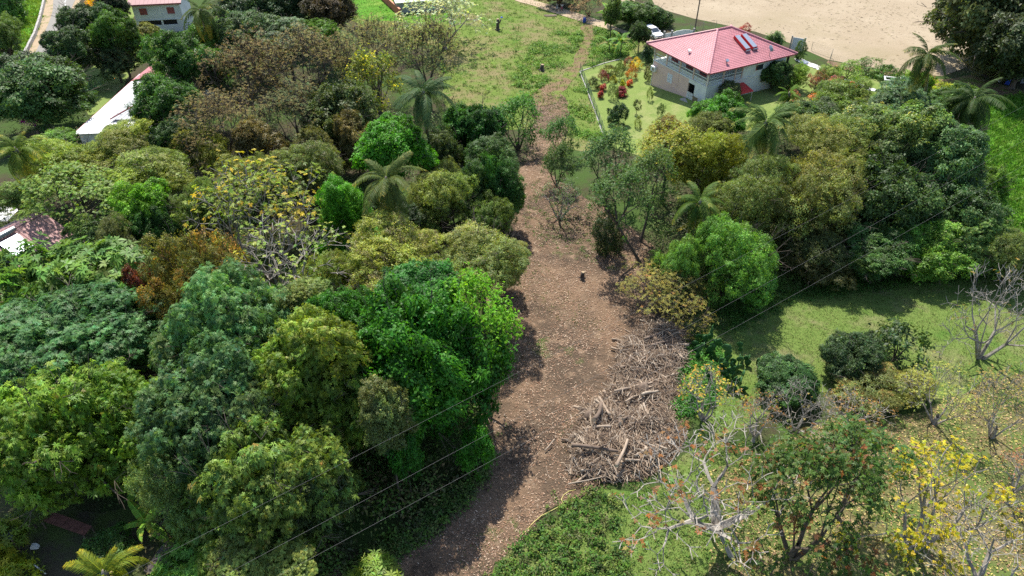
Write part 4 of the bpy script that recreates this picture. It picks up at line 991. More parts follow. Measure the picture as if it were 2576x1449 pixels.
 ('pale_tree', (1015, -15, 1215, 115), 9.5, 'tuft0', (0.25, 0.30, 0.20), 'silvery pale tree with whitish branches in front of the shed', dict(accent=(0.42, 0.44, 0.15), share=0.1)),
 ('round_bush', (318, 60, 348, 105), 3.0, 'shrub1', (0.05, 0.12, 0.025), 'spiky green bush at the corner of the grey house', dict(cat='bush')),
 ('yellow_flowering_bush', (220, -5, 252, 28), 3.5, 'shrub0', (0.55, 0.38, 0.01), 'bright yellow flowering bush beside the road', dict(cat='bush')),
 ('bougainvillea', (58, 285, 108, 315), 4.0, 'shrub0', (0.22, 0.015, 0.25), 'purple flowering bush between mango tree and palm', dict(cat='bush', accent=(0.06, 0.11, 0.02), share=0.3)),
 ('grassy_clump', (205, 195, 255, 228), 1.6, 'shrub1', (0.10, 0.18, 0.10), 'pale blue green grass clump beside the white roof', dict(cat='bush')),
 ('roadside_tree', (-40, 60, 60, 150), 7.0, 'wispy0', (0.055, 0.10, 0.028), 'bushy tree on the bank left of the road', {}),
 ('roadside_tree', (-50, -30, 50, 60), 7.0, 'round_m0', (0.050, 0.12, 0.026), 'green thicket tree at the top left corner', {}),
 # --- between palms and clearing
 ('broadleaf_tree', (1110, 275, 1260, 430), 7.0, 'round_m1', (0.022, 0.075, 0.014), 'dark thin crowned tree right of the tall palm', {}),
 ('broadleaf_tree', (1240, 250, 1368, 380), 6.5, 'tuft2', (0.032, 0.105, 0.014), 'dark thin crowned tree beside the earth track', {}),
 ('vine_covered_tree', (1150, 380, 1230, 570), 8.5, 'column1', (0.032, 0.070, 0.020), 'dark vine column left of the clearing', {}),
 ('vine_covered_tree', (1225, 400, 1310, 575), 8.0, 'column0', (0.026, 0.075, 0.016), 'dark vine column at the edge of the clearing', {}),
 ('small_tree', (1370, 300, 1462, 400), 5.0, 'tuft2', (0.028, 0.085, 0.018), 'small dark leafy tree on the right side of the track', {}),
 ('small_tree', (1365, 370, 1440, 470), 4.5, 'tuft2', (0.035, 0.07, 0.02), 'small dull leafy tree at the head of the clearing', {}),
 ('small_tree', (1350, 450, 1470, 560), 4.5, 'tuft1', (0.040, 0.075, 0.026), 'sparse small tree standing in the clearing', {}),
 ('thicket_tree', (1050, 330, 1150, 450), 7.5, 'column0', (0.045, 0.07, 0.024), 'dull dark thicket tree under the tall palm', {}),
 ('thicket_tree', (1090, 410, 1180, 530), 7.0, 'wispy1', (0.075, 0.105, 0.03), 'olive thicket tree between palm and dark vine column', {}),
 ('thicket_tree', (1190, 350, 1290, 470), 7.0, 'column1', (0.035, 0.075, 0.02), 'dark leafy thicket tree beside the earth track', {}),
 ('thicket_tree', (1180, 500, 1290, 610), 5.5, 'wispy0', (0.07, 0.12, 0.03), 'light green thicket tree at the clearing edge', {}),
 ('thicket_tree', (1230, 640, 1310, 730), 4.5, 'wispy1', (0.10, 0.13, 0.045), 'pale low thicket tree at the clearing edge', {}),
 ('thicket_tree', (930, 880, 1010, 990), 9.0, 'round_m1', (0.03, 0.07, 0.02), 'dark green thicket tree left of the big deep green tree', {}),
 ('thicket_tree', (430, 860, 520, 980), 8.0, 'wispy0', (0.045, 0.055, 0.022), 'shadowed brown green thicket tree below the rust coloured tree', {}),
 ('thicket_tree', (300, 830, 410, 930), 6.5, 'round_m0', (0.045, 0.10, 0.03), 'green thicket tree between dark mango and red leaved tree', {}),
 # --- right of the clearing
 ('leaning_tree', (1468, 335, 1600, 490), 9.5, 'tuft2', (0.036, 0.082, 0.026), 'dark green tree below the lawn', dict(trunk_r=0.16)),
 ('leaning_tree', (1490, 430, 1630, 570), 10.0, 'tuft2', (0.036, 0.080, 0.020), 'tree with long leaning bare trunk in the clearing', dict(trunk_r=0.16, lean=(-2.6, 0.6))),
 ('leaning_tree', (1580, 385, 1705, 530), 10.0, 'tuft2', (0.045, 0.085, 0.024), 'open crowned tree with dark slanting trunk', dict(trunk_r=0.14, lean=(0.6, 0.8))),
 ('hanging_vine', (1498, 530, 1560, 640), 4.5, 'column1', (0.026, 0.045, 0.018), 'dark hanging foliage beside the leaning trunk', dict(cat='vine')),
 ('broadleaf_tree', (1605, 320, 1760, 450), 9.0, 'tuft2', (0.13, 0.155, 0.022), 'yellowish airy tree below the house lawn', dict(accent=(0.25, 0.22, 0.03), share=0.2)),
 ('broadleaf_tree', (1700, 340, 1860, 500), 8.5, 'wispy0', (0.12, 0.15, 0.024), 'yellow green tree above the middle palm', {}),
 ('small_tree', (1640, 600, 1760, 760), 4.0, 'wispy0', (0.07, 0.14, 0.032), 'light green bush left of the middle palm foot', {}),
 ('small_tree', (1740, 560, 1935, 770), 5.0, 'wispy1', (0.06, 0.135, 0.026), 'light green bushy tree at the foot of the middle palm', {}),
 ('bare_bush', (1540, 655, 1790, 810), 3.6, 'twiggy0', (0.12, 0.12, 0.035), 'sprawling leafless bush at the top of the brush pile', dict(cat='bush', accent=(0.30, 0.12, 0.05), share=0.08)),
 ('broadleaf_tree', (1810, 430, 1990, 600), 9.5, 'wispy1', (0.07, 0.095, 0.028), 'dull olive tree around the foot of the tall right palm', {}),
 ('broadleaf_tree', (1900, 410, 2130, 640), 9.0, 'wispy1', (0.105, 0.125, 0.040), 'tall olive tree in the middle of the right wood', dict(accent=(0.12, 0.085, 0.04), share=0.2)),
 ('broadleaf_tree', (2000, 310, 2190, 450), 10.5, 'wispy0', (0.095, 0.125, 0.034), 'olive green tree right of the tall right palm', dict(accent=(0.26, 0.20, 0.03), share=0.2)),
 ('broadleaf_tree', (2100, 270, 2330, 450), 11.0, 'round_l1', (0.062, 0.105, 0.034), 'mid green tree below the garden', dict(accent=(0.26, 0.22, 0.02), share=0.12)),
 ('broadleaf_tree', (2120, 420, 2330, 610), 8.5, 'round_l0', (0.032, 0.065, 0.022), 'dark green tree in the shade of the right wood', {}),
 ('broadleaf_tree', (2270, 300, 2460, 470), 11.0, 'round_l2', (0.046, 0.090, 0.036), 'blue green tree beside the bright grass slope', {}),
 ('broadleaf_tree', (2290, 450, 2480, 620), 7.5, 'round_l1', (0.028, 0.062, 0.022), 'dark green tree beside the bright grass slope', {}),
 ('broadleaf_tree', (2190, 225, 2340, 330), 8.0, 'pinnate0', (0.062, 0.115, 0.060), 'grey green leafy tree under the garden pergola', {}),
 ('broadleaf_tree', (1960, 570, 2140, 710), 4.5, 'wispy1', (0.048, 0.060, 0.024), 'dark olive tree at the edge of the pasture', {}),
 ('broadleaf_tree', (2120, 580, 2290, 695), 4.5, 'round_m1', (0.034, 0.075, 0.022), 'dark green tree above the pasture edge', {}),
 ('round_bush', (2230, 560, 2400, 695), 3.6, 'round_m0', (0.070, 0.155, 0.026), 'light green leafy bush beside the pasture', {}),
 ('round_bush', (2370, 540, 2530, 685), 3.6, 'pinnate0', (0.085, 0.15, 0.050), 'pale green large leaved bush beside the pasture', {}),
 ('round_bush', (2480, 590, 2620, 720), 4.5, 'wispy0', (0.075, 0.11, 0.038), 'green thicket bush at the right edge', {}),
 ('round_bush', (2420, 430, 2520, 540), 4.5, 'round_m1', (0.07, 0.15, 0.022), 'bright green bush against the tall grass', {}),
 ('broadleaf_tree', (1760, 250, 1870, 340), 5.5, 'round_m0', (0.042, 0.13, 0.014), 'bright green bushy tree at the near corner of the house', {}),
 ('broadleaf_tree', (1740, 290, 1830, 360), 5.0, 'wispy0', (0.085, 0.105, 0.036), 'dull olive bush left of the tall right palm', {}),
 ('broadleaf_tree', (1640, 300, 1720, 380), 4.5, 'wispy1', (0.12, 0.105, 0.045), 'brownish bush on the edge of the lawn', {}),
 ('broadleaf_tree', (1970, 260, 2110, 350), 6.5, 'round_m1', (0.048, 0.085, 0.026), 'mid green tree between palm and garden', {}),
 ('broadleaf_tree', (2060, 215, 2200, 310), 5.5, 'wispy0', (0.085, 0.13, 0.030), 'fresh green tree below the orange flowers', {}),
 ('broadleaf_tree', (2330, 230, 2450, 330), 7.5, 'round_m1', (0.050, 0.10, 0.032), 'green tree under the leaning right palm', {}),
 ('big_shade_tree', (2395, -60, 2700, 190), 15.0, 'round_l1', (0.040, 0.058, 0.024), 'big dark tree on the far side of the field, upper right', {}),
 ('big_shade_tree', (2480, 40, 2700, 200), 11.0, 'round_l2', (0.030, 0.048, 0.022), 'dark lower tree beside the grey containers', {}),
 # --- right foreground
 ('orange_leaved_tree', (1590, 1060, 2060, 1440), 8.5, 'sparse1', (0.13, 0.06, 0.022), 'nearly bare spreading tree with a few orange leaf tufts', dict(accent=(0.08, 0.13, 0.02), share=0.35, trunk_r=0.16, lean=(-1.2, 0.8))),
 ('dark_leaved_tree', (1885, 1095, 2210, 1460), 8.0, 'tuft2', (0.034, 0.070, 0.016), 'dark leaved tree with rusty patches, left of the yellow tree', dict(accent=(0.13, 0.05, 0.02), share=0.18, trunk_r=0.15)),
 ('dark_leaved_tree', (2060, 1080, 2285, 1240), 7.5, 'tuft2', (0.030, 0.075, 0.016), 'dark leaved tree behind, with orange topmost leaves', dict(accent=(0.14, 0.06, 0.02), share=0.2)),
 ('yellow_tree', (2195, 1110, 2530, 1449), 8.5, 'tuft1', YELLOW, 'tree with bright yellow leaves in the right foreground', dict(accent=(0.16, 0.24, 0.02), share=0.12, trunk_r=0.15)),
 ('bare_tree', (2395, 680, 2640, 930), 5.5, 'bare0', (0.15, 0.12, 0.05), 'leafless grey tree at the right edge of the pasture', dict(trunk_r=0.11)),
 ('bare_tree', (2320, 1290, 2680, 1520), 7.0, 'bare0', (0.20, 0.18, 0.05), 'leafless tree with thick grey limbs in the bottom corner', dict(trunk_r=0.2)),
 ('thin_leaved_tree', (2280, 915, 2480, 1100), 4.5, 'thin0', (0.20, 0.23, 0.06), 'thin yellowish twiggy tree above the yellow tree', {}),
 ('thin_leaved_tree', (2440, 920, 2640, 1130), 4.5, 'thin0', (0.20, 0.17, 0.075), 'thin brownish twiggy tree at the right edge', {}),
 ('orange_leaved_tree', (2500, 1120, 2660, 1270), 5.0, 'sparse0', (0.20, 0.09, 0.05), 'small tree with salmon orange leaves at the right edge', dict(accent=(0.14, 0.13, 0.03), share=0.3)),
 ('orange_leaved_tree', (1830, 990, 1990, 1130), 4.0, 'sparse0', (0.13, 0.07, 0.025), 'small bare tree with orange tufts beside the cactus', dict(accent=(0.12, 0.18, 0.03), share=0.3)),
 ('orange_leaved_tree', (2070, 1000, 2240, 1100), 3.2, 'sparse0', (0.17, 0.10, 0.035), 'low rusty orange bush above the dark leaved trees', dict(accent=(0.14, 0.17, 0.03), share=0.35)),
 ('bare_tree', (1930, 960, 2110, 1120), 4.0, 'bare0', (0.16, 0.14, 0.05), 'small whitish leafless tree in the pasture', dict(trunk_r=0.07)),
 ('bare_tree', (1690, 930, 1870, 1090), 3.2, 'sparse0', (0.24, 0.24, 0.04), 'small grey branched bush growing through the cactus', dict(accent=(0.36, 0.2, 0.03), share=0.4, trunk_r=0.05)),
 ('dark_shrub', (2083, 845, 2205, 960), 2.8, 'round_m0', (0.030, 0.058, 0.026), 'dense dark green shrub in the pasture', dict(cat='bush', accent=(0.09, 0.17, 0.03), share=0.12)),
 ('dark_shrub', (2200, 815, 2325, 930), 2.8, 'shrub0', (0.032, 0.062, 0.022), 'slanting dark shrub beside the dense round one', dict(cat='bush')),
 ('dark_shrub', (1908, 905, 2050, 1010), 2.5, 'round_m1', (0.036, 0.085, 0.028), 'dark green shrub left in the pasture', dict(cat='bush', accent=(0.10, 0.22, 0.03), share=0.15)),
 ('dark_shrub', (2120, 930, 2260, 1030), 2.2, 'wispy0', (0.09, 0.115, 0.040), 'mottled olive shrub below the dense dark one', dict(cat='bush', accent=(0.26, 0.14, 0.05), share=0.25)),
 ('dark_shrub', (2230, 930, 2330, 1010), 1.8, 'wispy1', (0.13, 0.15, 0.04), 'low yellowish shrub in the pasture', dict(cat='bush')),
 ('lime_sprig', (905, 1410, 990, 1480), 2.2, 'spike', (0.09, 0.15, 0.02), 'lime green sprig at the bottom edge', dict(cat='bush')),
 # --- garden of the pink roofed house
 ('croton_bush', (1570, 148, 1592, 172), 1.7, 'shrub1', (0.15, 0.045, 0.025), 'dark red croton bush on the lawn', dict(cat='bush', group='garden bushes')),
 ('croton_bush', (1588, 150, 1612, 174), 1.6, 'shrub1', (0.42, 0.32, 0.012), 'yellow croton bush on the lawn', dict(cat='bush', group='garden bushes')),
 ('croton_bush', (1577, 170, 1602, 198), 1.7, 'shrub1', (0.26, 0.11, 0.015), 'orange brown croton bush on the lawn', dict(cat='bush', group='garden bushes')),
 ('croton_bush', (1508, 181, 1530, 203), 1.4, 'shrub1', (0.13, 0.02, 0.03), 'wine red croton bush near the fence', dict(cat='bush', group='garden bushes')),
 ('croton_bush', (1512, 213, 1524, 228), 1.0, 'spike', (0.28, 0.04, 0.03), 'small red leaved bush above the lowest red one', dict(cat='bush', group='garden bushes')),
 ('croton_bush', (1506, 231, 1517, 247), 1.0, 'spike', (0.26, 0.025, 0.025), 'small red leaved bush nearest the wire fence', dict(cat='bush', group='garden bushes')),
 ('croton_bush', (1553, 222, 1573, 242), 1.3, 'spike', (0.16, 0.02, 0.035), 'crimson leaved bush in the middle of the lawn', dict(cat='bush', group='garden bushes')),
 ('croton_bush', (1579, 202, 1590, 216), 1.0, 'spike', (0.45, 0.10, 0.02), 'small orange red bush on the lawn', dict(cat='bush', group='garden bushes')),
 ('croton_bush', (1561, 205, 1571, 222), 1.0, 'spike', (0.30, 0.34, 0.02), 'small lime yellow bush on the lawn', dict(cat='bush', group='garden bushes')),
 ('hibiscus_bush', (1480, 195, 1508, 222), 1.7, 'shrub0', (0.075, 0.10, 0.035), 'leafy bush with red flowers near the fence corner', dict(cat='bush', accent=(0.45, 0.03, 0.03), share=0.12, group='garden bushes')),
 ('garden_bush', (1512, 165, 1550, 190), 1.0, 'shrub0', (0.13, 0.15, 0.03), 'low spreading olive bush on the lawn', dict(cat='bush', group='garden bushes')),
 ('garden_bush', (1548, 160, 1572, 200), 2.2, 'wispy0', (0.10, 0.15, 0.045), 'thin pale green bush left of the orange croton', dict(cat='bush', group='garden bushes')),
 ('garden_bush', (1536, 190, 1552, 208), 1.0, 'shrub0', (0.20, 0.20, 0.02), 'yellow green bush on the lawn', dict(cat='bush', group='garden bushes')),
 ('garden_bush', (1532, 215, 1556, 250), 2.0, 'wispy1', (0.10, 0.16, 0.055), 'wispy pale green bush beside the crimson one', dict(cat='bush', group='garden bushes')),
 ('round_garden_bush', (1535, 268, 1574, 312), 2.2, 'round_m0', (0.030, 0.072, 0.034), 'round dark blue green bush on the lawn', dict(cat='bush', group='garden bushes')),
 ('young_tree', (1594, 252, 1613, 275), 2.2, 'shrub0', (0.075, 0.105, 0.028), 'young tree with bare stem on the lawn', dict(trunk_r=0.04, group='garden bushes')),
 ('young_tree', (1628, 223, 1642, 250), 2.0, 'shrub1', (0.10, 0.15, 0.03), 'young yellowish tree near the salmon wall', dict(trunk_r=0.03, group='garden bushes')),
 ('young_tree', (1597, 298, 1612, 322), 1.2, 'shrub1', (0.13, 0.17, 0.035), 'sapling lowest on the lawn', dict(trunk_r=0.03, group='garden bushes')),
 ('young_tree', (1655, 264, 1673, 292), 1.6, 'wispy0', (0.075, 0.13, 0.05), 'wispy green sapling below the house', dict(trunk_r=0.03, group='garden bushes')),
 ('hibiscus_bush', (1622, 155, 1640, 210), 2.6, 'column0', (0.075, 0.085, 0.030), 'flowering bush against the end of the salmon wall', dict(cat='bush', accent=(0.38, 0.06, 0.05), share=0.12, group='garden bushes')),
 ('cycad', (1618, 118, 1640, 156), 2.2, 'spike', (0.022, 0.055, 0.026), 'dark spiky cycad behind the end of the house', dict(cat='bush', group='garden bushes')),
 ('garden_tree', (1586, 62, 1634, 110), 5.0, 'round_m1', (0.034, 0.062, 0.022), 'round dark tree left of the white car', {}),
 ('hedge_tree', (1520, 5, 1560, 62), 6.5, 'column0', (0.060, 0.105, 0.026), 'slender tree in the hedge by the gravel track', {}),
 ('hedge_bush', (1545, 12, 1625, 62), 4.0, 'round_m0', (0.052, 0.105, 0.024), 'green hedge bush by the gravel track, left one', dict(cat='bush')),
 ('hedge_bush', (1600, 15, 1676, 68), 4.0, 'round_m1', (0.045, 0.090, 0.026), 'green hedge bush by the gravel track, right one', dict(cat='bush')),
 ('roadside_tree', (1365, -60, 1450, 12), 6.0, 'wispy1', (0.055, 0.045, 0.028), 'dark brown tree behind the two people', {}),
 ('hedge_bush', (1440, -15, 1525, 42), 2.6, 'twiggy0', (0.17, 0.12, 0.075), 'brown dry bush by the gravel track', dict(cat='bush')),
 ('bamboo_palm', (1938, 85, 1966, 118), 3.0, 'spike', (0.045, 0.095, 0.024), 'spiky green plant behind the pink roof', dict(cat='bush')),
 ('column_bush', (2003, 98, 2026, 152), 3.2, 'column0', (0.045, 0.085, 0.024), 'column shaped bush by the white gate panel', dict(cat='bush')),
 ('croton_bush', (1864, 62, 1888, 80), 2.4, 'shrub1', (0.16, 0.018, 0.014), 'bright red bush behind the pink roof', dict(cat='bush')),
 ('garden_tree', (1910, 160, 1985, 225), 4.0, 'round_m0', (0.040, 0.078, 0.026), 'dark green bush against the white wall of the house', {}),
 ('garden_tree', (1965, 165, 2025, 225), 3.2, 'wispy0', (0.09, 0.155, 0.026), 'fresh green bush at the right corner of the house', {}),
 ('garden_tree', (1805, 205, 1860, 260), 3.2, 'pinnate0', (0.070, 0.095, 0.050), 'grey green bush below the red awning', {}),
 ('flowering_bush', (2035, 185, 2075, 232), 2.4, 'wispy0', (0.12, 0.10, 0.06), 'bush with rosy flowers in the garden', dict(cat='bush', accent=(0.42, 0.06, 0.10), share=0.3)),
 ('flowering_bush', (2110, 208, 2160, 245), 1.9, 'shrub0', (0.34, 0.06, 0.03), 'bush covered in orange red flowers in the garden', dict(cat='bush', accent=(0.10, 0.13, 0.03), share=0.2)),
 ('flowering_bush', (2040, 230, 2082, 252), 1.2, 'shrub0', (0.32, 0.12, 0.045), 'low bush with salmon orange flowers', dict(cat='bush', accent=(0.10, 0.15, 0.03), share=0.3)),
 ('flowering_bush', (1980, 228, 2008, 262), 1.6, 'shrub0', (0.24, 0.11, 0.10), 'dull pink bush right of the tall palm', dict(cat='bush')),
 ('flowering_bush', (2075, 195, 2115, 240), 2.0, 'wispy1', (0.16, 0.13, 0.07), 'green and pink bush left of the orange flowers', dict(cat='bush', accent=(0.45, 0.14, 0.20), share=0.3)),
 ('garden_bush', (2060, 165, 2110, 205), 2.2, 'wispy0', (0.12, 0.17, 0.06), 'pale leafy bush beside the garden path', dict(cat='bush')),
 ('garden_bush', (2110, 160, 2160, 200), 2.0, 'shrub1', (0.09, 0.16, 0.035), 'fresh green leafy bush in the garden', dict(cat='bush')),
 ('garden_bush', (2155, 150, 2210, 185), 1.8, 'shrub1', (0.06, 0.11, 0.03), 'green bush row plant by the garden fence', dict(cat='bush')),
 ('garden_bush', (2205, 165, 2255, 200), 1.8, 'shrub0', (0.045, 0.10, 0.024), 'dark green bush by the garden fence', dict(cat='bush')),
 ('garden_bush', (2280, 190, 2340, 250), 2.8, 'round_m0', (0.07, 0.15, 0.016), 'bright leafy bush with red spots left of the far palm', dict(cat='bush', accent=(0.32, 0.04, 0.02), share=0.1)),
 ('garden_bush', (2335, 205, 2400, 255), 2.4, 'shrub0', (0.20, 0.25, 0.03), 'yellow green bush at the foot of the far palm', dict(cat='bush')),
 ('garden_bush', (2255, 182, 2300, 210), 1.6, 'shrub1', (0.10, 0.19, 0.02), 'bright bush behind the pergola', dict(cat='bush')),
 ('garden_bush', (2300, 185, 2345, 212), 1.3, 'shrub0', (0.16, 0.10, 0.04), 'low red flecked bush behind the pergola', dict(cat='bush', accent=(0.38, 0.03, 0.02), share=0.4)),
 ('dry_bush', (2430, 110, 2510, 165), 2.5, 'twiggy0', (0.26, 0.24, 0.10), 'straw coloured bush at the edge of the field', dict(cat='bush')),
 ('dry_bush', (2440, 150, 2540, 190), 2.0, 'wispy0', (0.075, 0.085, 0.045), 'dark grey green mound under the shade tree', dict(cat='bush')),
 ('pale_dead_bush', (2450, 160, 2500, 192), 1.2, 'bare0', (0.3, 0.27, 0.2), 'pale dead branches beside the lane', dict(cat='bush', trunk_r=0.03)),
 # --- bottom-left yard
 ('yucca', (-6, 1325, 50, 1395), 1.6, 'spike', (0.11, 0.16, 0.03), 'spiky yellow green plant in front of the grey shed roof', dict(cat='plant')),
 ('yucca', (-20, 1380, 32, 1440), 1.3, 'spike', (0.16, 0.18, 0.02), 'spiky yellow plant at the left edge of the yard', dict(cat='plant')),
 ('garden_bush', (220, 1340, 320, 1420), 1.8, 'round_m0', (0.035, 0.085, 0.02), 'dark leafy bush behind the yellow palm', dict(cat='bush')),
 ('breadfruit_sapling', (420, 1375, 575, 1500), 3.4, 'bigleaf', (0.10, 0.22, 0.045), 'breadfruit sapling with large cut leaves at the bottom edge', dict(cat='tree')),
 ('garden_bush', (-30, 1420, 80, 1500), 1.6, 'shrub0', (0.17, 0.22, 0.02), 'yellow green bush in the bottom left corner', dict(cat='bush')),
 ('garden_bush', (35, 1270, 110, 1330), 1.8, 'wispy0', (0.09, 0.14, 0.035), 'light green bush beside the rusty sheet', dict(cat='bush')),
]
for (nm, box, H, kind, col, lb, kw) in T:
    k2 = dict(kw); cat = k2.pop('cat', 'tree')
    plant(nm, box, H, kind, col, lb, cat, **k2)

# ------------------------------------------------------------------ coconut palms
def frond_mesh(seed, droop, twist):
    """a unit long feather leaf: arching midrib along +x with hanging leaflets"""
    rg = np.random.default_rng(seed); n = 46
    t = np.linspace(0, 1, 12)
    X = t * (1 - 0.30 * droop * t ** 2); Z = 0.40 * t - (0.50 + 0.80 * droop) * t ** 2.1
    mid = np.stack([X, 0.05 * twist * t ** 2, Z], 1)
    def at_(s): return np.stack([np.interp(s, t, mid[:, k]) for k in range(3)], -1)
    S = [[*mid[i], *mid[i + 1], 0.012 * (1 - t[i] * 0.8), 0.012 * (1 - t[i + 1] * 0.8)] for i in range(11)]
    Q = [segs_to_quads(S, 4)]; C = [np.tile([1.7, 1.6, 1.0, 0.3], (len(Q[0]), 1))]
    for s in (-1, 1):
        u = np.linspace(0.14, 0.995, n) + rg.normal(0, 0.004, n)
        p = at_(u); d = nrm(at_(np.minimum(u + 0.02, 1)) - at_(u - 0.02))
        ln = 0.24 * np.sin(np.clip(0.25 + u * 2.75, 0, 3.05)) ** 0.6 * rg.uniform(0.85, 1.1, n) + 0.03
        hang = np.clip(0.6 + 0.7 * droop + rg.normal(0, 0.18, n), 0, 1.9)
        a1 = nrm(d * 0.55 + np.array([0, s, 0.0]) * 0.8 + np.array([0, 0, -0.35]) * hang[:, None])
        a2 = nrm(a1 + np.array([0, 0, -0.9]) * hang[:, None])
        m1 = p + a1 * (ln * 0.5)[:, None]; m2 = m1 + a2 * (ln * 0.5)[:, None]
        wv = d * 0.0105
        Q.append(np.stack([p - wv * 0.6, p + wv * 0.6, m1 + wv, m1 - wv], 1)); Q.append(np.stack([m1 - wv, m1 + wv, m2 + wv * 0.15, m2 - wv * 0.15], 1))
        for _ in range(2): C.append(leaf_cols(n, rg, np.full(n, u), 0.14))
    return quad_mesh('frond', np.concatenate(Q), np.concatenate(C), PALM)
FRONDS = [frond_mesh(200 + k, d, tw) for k, (d, tw) in enumerate(((0.15, 1), (0.35, -1), (0.55, 1), (0.75, -2), (1.0, 1)))]
_n = MB(); _n.tube([(0, 0, -0.5), (0, 0, -0.42), (0, 0, 0), (0, 0, 0.42), (0, 0, 0.5)], [0.05, 0.3, 0.46, 0.3, 0.04], 8); NUT = _n.mesh('coconut', plain('coconut_husk', (0.20, 0.17, 0.05), 0.6), True)

def palm(px, py, w, H, col, label, nf=20, lean=(0.6, -0.8), accent=None, share=0.25, low=-0.75, group='coconut palms', wind=0.0, base=None):
    p = at(px, py, H); L = w / 2 * depth_of(p) / FPX * 1.12
    if base is not None:
        b = at(*base); b = np.array([b[0], b[1]])
    else: b = p[:2] - np.array(lean)
    g = float(zt(*b)); top = Vector((p[0] - b[0], p[1] - b[1], H - g))
    root = empty('coconut_palm', (b[0], b[1], g)); tag(root, label, 'palm tree', group)
    m = MB(); pts = []; rad = []
    for k in range(13):
        t = k / 12; q = Vector((top.x * t ** 1.6, top.y * t ** 1.6, top.z * t)); pts.append(q); rad.append(0.24 * (1 - t) ** 4 + 0.15 - 0.03 * t + (0.012 if k % 2 else 0))
    pts[0].z = -0.15
    m.tube(pts, rad, 9); m.build('trunk', BARK_PALM, root, True)
    acc = accent or (col[0] * 1.7, col[1] * 1.3, col[2])
    nf = int(nf * 1.25)
    for k in range(nf):
        f = k / (nf - 1); pitch = 1.30 - 1.95 * f ** 0.85 + rng.normal(0, 0.16)     # first the upright young ones, last the hanging ones
        fm = FRONDS[min(4, int(f * 4.2 + rng.uniform(0, 0.9)))]
        az = k * 2.39996 + rng.normal(0, 0.32) + wind * math.sin(k)
        s = L * rng.uniform(0.75, 1.12) * (0.8 if k < 2 else 1)
        o = link('frond', fm, root, top, (rng.normal(0, 0.25), -pitch + 0.35, az), (s, s, s), col)
        o['accent'] = [float(v) * GAIN for v in acc]; o['accent_share'] = float(share * 0.5 if f < 0.8 else share + 0.2)
    for k in range(6):
        a = k * 1.05; link('coconut', NUT, root, top + Vector((0.26 * math.cos(a), 0.26 * math.sin(a), -0.28)), (0.2, 0.3, a), (0.26, 0.26, 0.3))
    m = MB(); m.tube([top + Vector((0, 0, -0.3)), top + Vector((0, 0, 0.1)), top + Vector((0, 0, 0.45))], [0.17, 0.2, 0.05], 8); m.build('crown_shaft', BARK_PALM, root, True)
    return root
palm(972, 455, 190, 11.5, (0.044, 0.065, 0.020), 'small coconut palm with glossy olive fronds near the centre', 19, base=(985, 600), accent=(0.161, 0.143, 0.035))
palm(1065, 235, 165, 13.5, (0.033, 0.062, 0.029), 'tall coconut palm with grey green fronds behind the vivid tree', 22, base=(1080, 410))
palm(1762, 510, 150, 8.0, (0.040, 0.075, 0.017), 'coconut palm with curved trunk right of the clearing', 19, base=(1712, 655), accent=(0.186, 0.163, 0.021))
palm(1926, 312, 170, 11.5, (0.037, 0.068, 0.019), 'tall coconut palm in the right wood below the house', 21, base=(1898, 515), accent=(0.186, 0.163, 0.035))
palm(2333, 140, 150, 13.0, (0.031, 0.051, 0.014), 'slender coconut palm standing alone against the field', 17, base=(2308, 305), accent=(0.149, 0.129, 0.028))
palm(2450, 252, 165, 8.0, (0.023, 0.045, 0.014), 'short coconut palm at the top of the bright grass slope', 20, base=(2438, 320))
palm(505, 28, 120, 10.0, (0.037, 0.062, 0.017), 'coconut palm beside the grey two storey house', 19, accent=(0.186, 0.150, 0.021))
palm(42, 380, 150, 10.0, (0.050, 0.081, 0.014), 'yellowish coconut palm at the left edge', 19, accent=(0.205, 0.177, 0.021), share=0.4)
palm(265, 1445, 225, 4.5, (0.084, 0.114, 0.014), 'yellow green young palm at the bottom edge', 14, lean=(0.1, 0.0), accent=(0.236, 0.204, 0.014), share=0.4)
palm(1985, 238, 70, 4.0, (0.046, 0.094, 0.010), 'small bright palm beside the tall right palm', 14, lean=(0.1, 0.1))

# ------------------------------------------------------------------ banana plants
def banana_leaf(seed):
    rg = np.random.default_rng(seed); n = 16; t = np.linspace(0, 1, n + 1)
    mid = np.stack([t * 0.95, 0 * t, 0.35 * t - 0.75 * t ** 2.2], 1); w = 0.17 * np.sin(np.clip(0.2 + t * 2.95, 0, 3.1)) ** 0.7
    Q = []
    for s in (-1, 1):
        for i in range(n):
            dz = rg.uniform(-0.03, 0.01)
            Q.append([mid[i], mid[i + 1] - (0.006, 0, 0), mid[i + 1] + (-0.01, s * w[i + 1], -0.05 + dz), mid[i] + (0.0, s * w[i], -0.05 + dz)])
    S = segs_to_quads([[*mid[i], *mid[i + 1], 0.012, 0.009] for i in range(n)], 4)
    Q = np.concatenate([np.array(Q), S]); C = leaf_cols(len(Q), rg, None, 0.1); C[2 * n:, :3] *= 1.5
    return quad_mesh('leaf', Q, C, PALM)
BAN = [banana_leaf(300 + k) for k in range(3)]
def banana(px, py, L, H, label, col=(0.10, 0.20, 0.03), nf=8):
    b = at(px, py); root = empty('banana_plant', tuple(b)); tag(root, label, 'banana plant', 'banana plants')
    m = MB(); m.tube([(0, 0, -0.1), (0.03, 0, H * 0.5), (0, 0.04, H)], [0.14, 0.11, 0.07], 8); m.build('stem', plain('banana_stem', (0.16, 0.19, 0.07), 0.6), root, True)
    for k in range(nf):
        f = k / (nf - 1); s = L * rng.uniform(0.85, 1.1); o = link('leaf', BAN[k % 3], root, (0, 0.04, H - 0.05), (rng.normal(0, 0.3), -(1.1 - 1.1 * f), k * 2.4), (s, s, s), col)
        o['accent'] = [0.35, 0.34, 0.05]; o['accent_share'] = 0.1
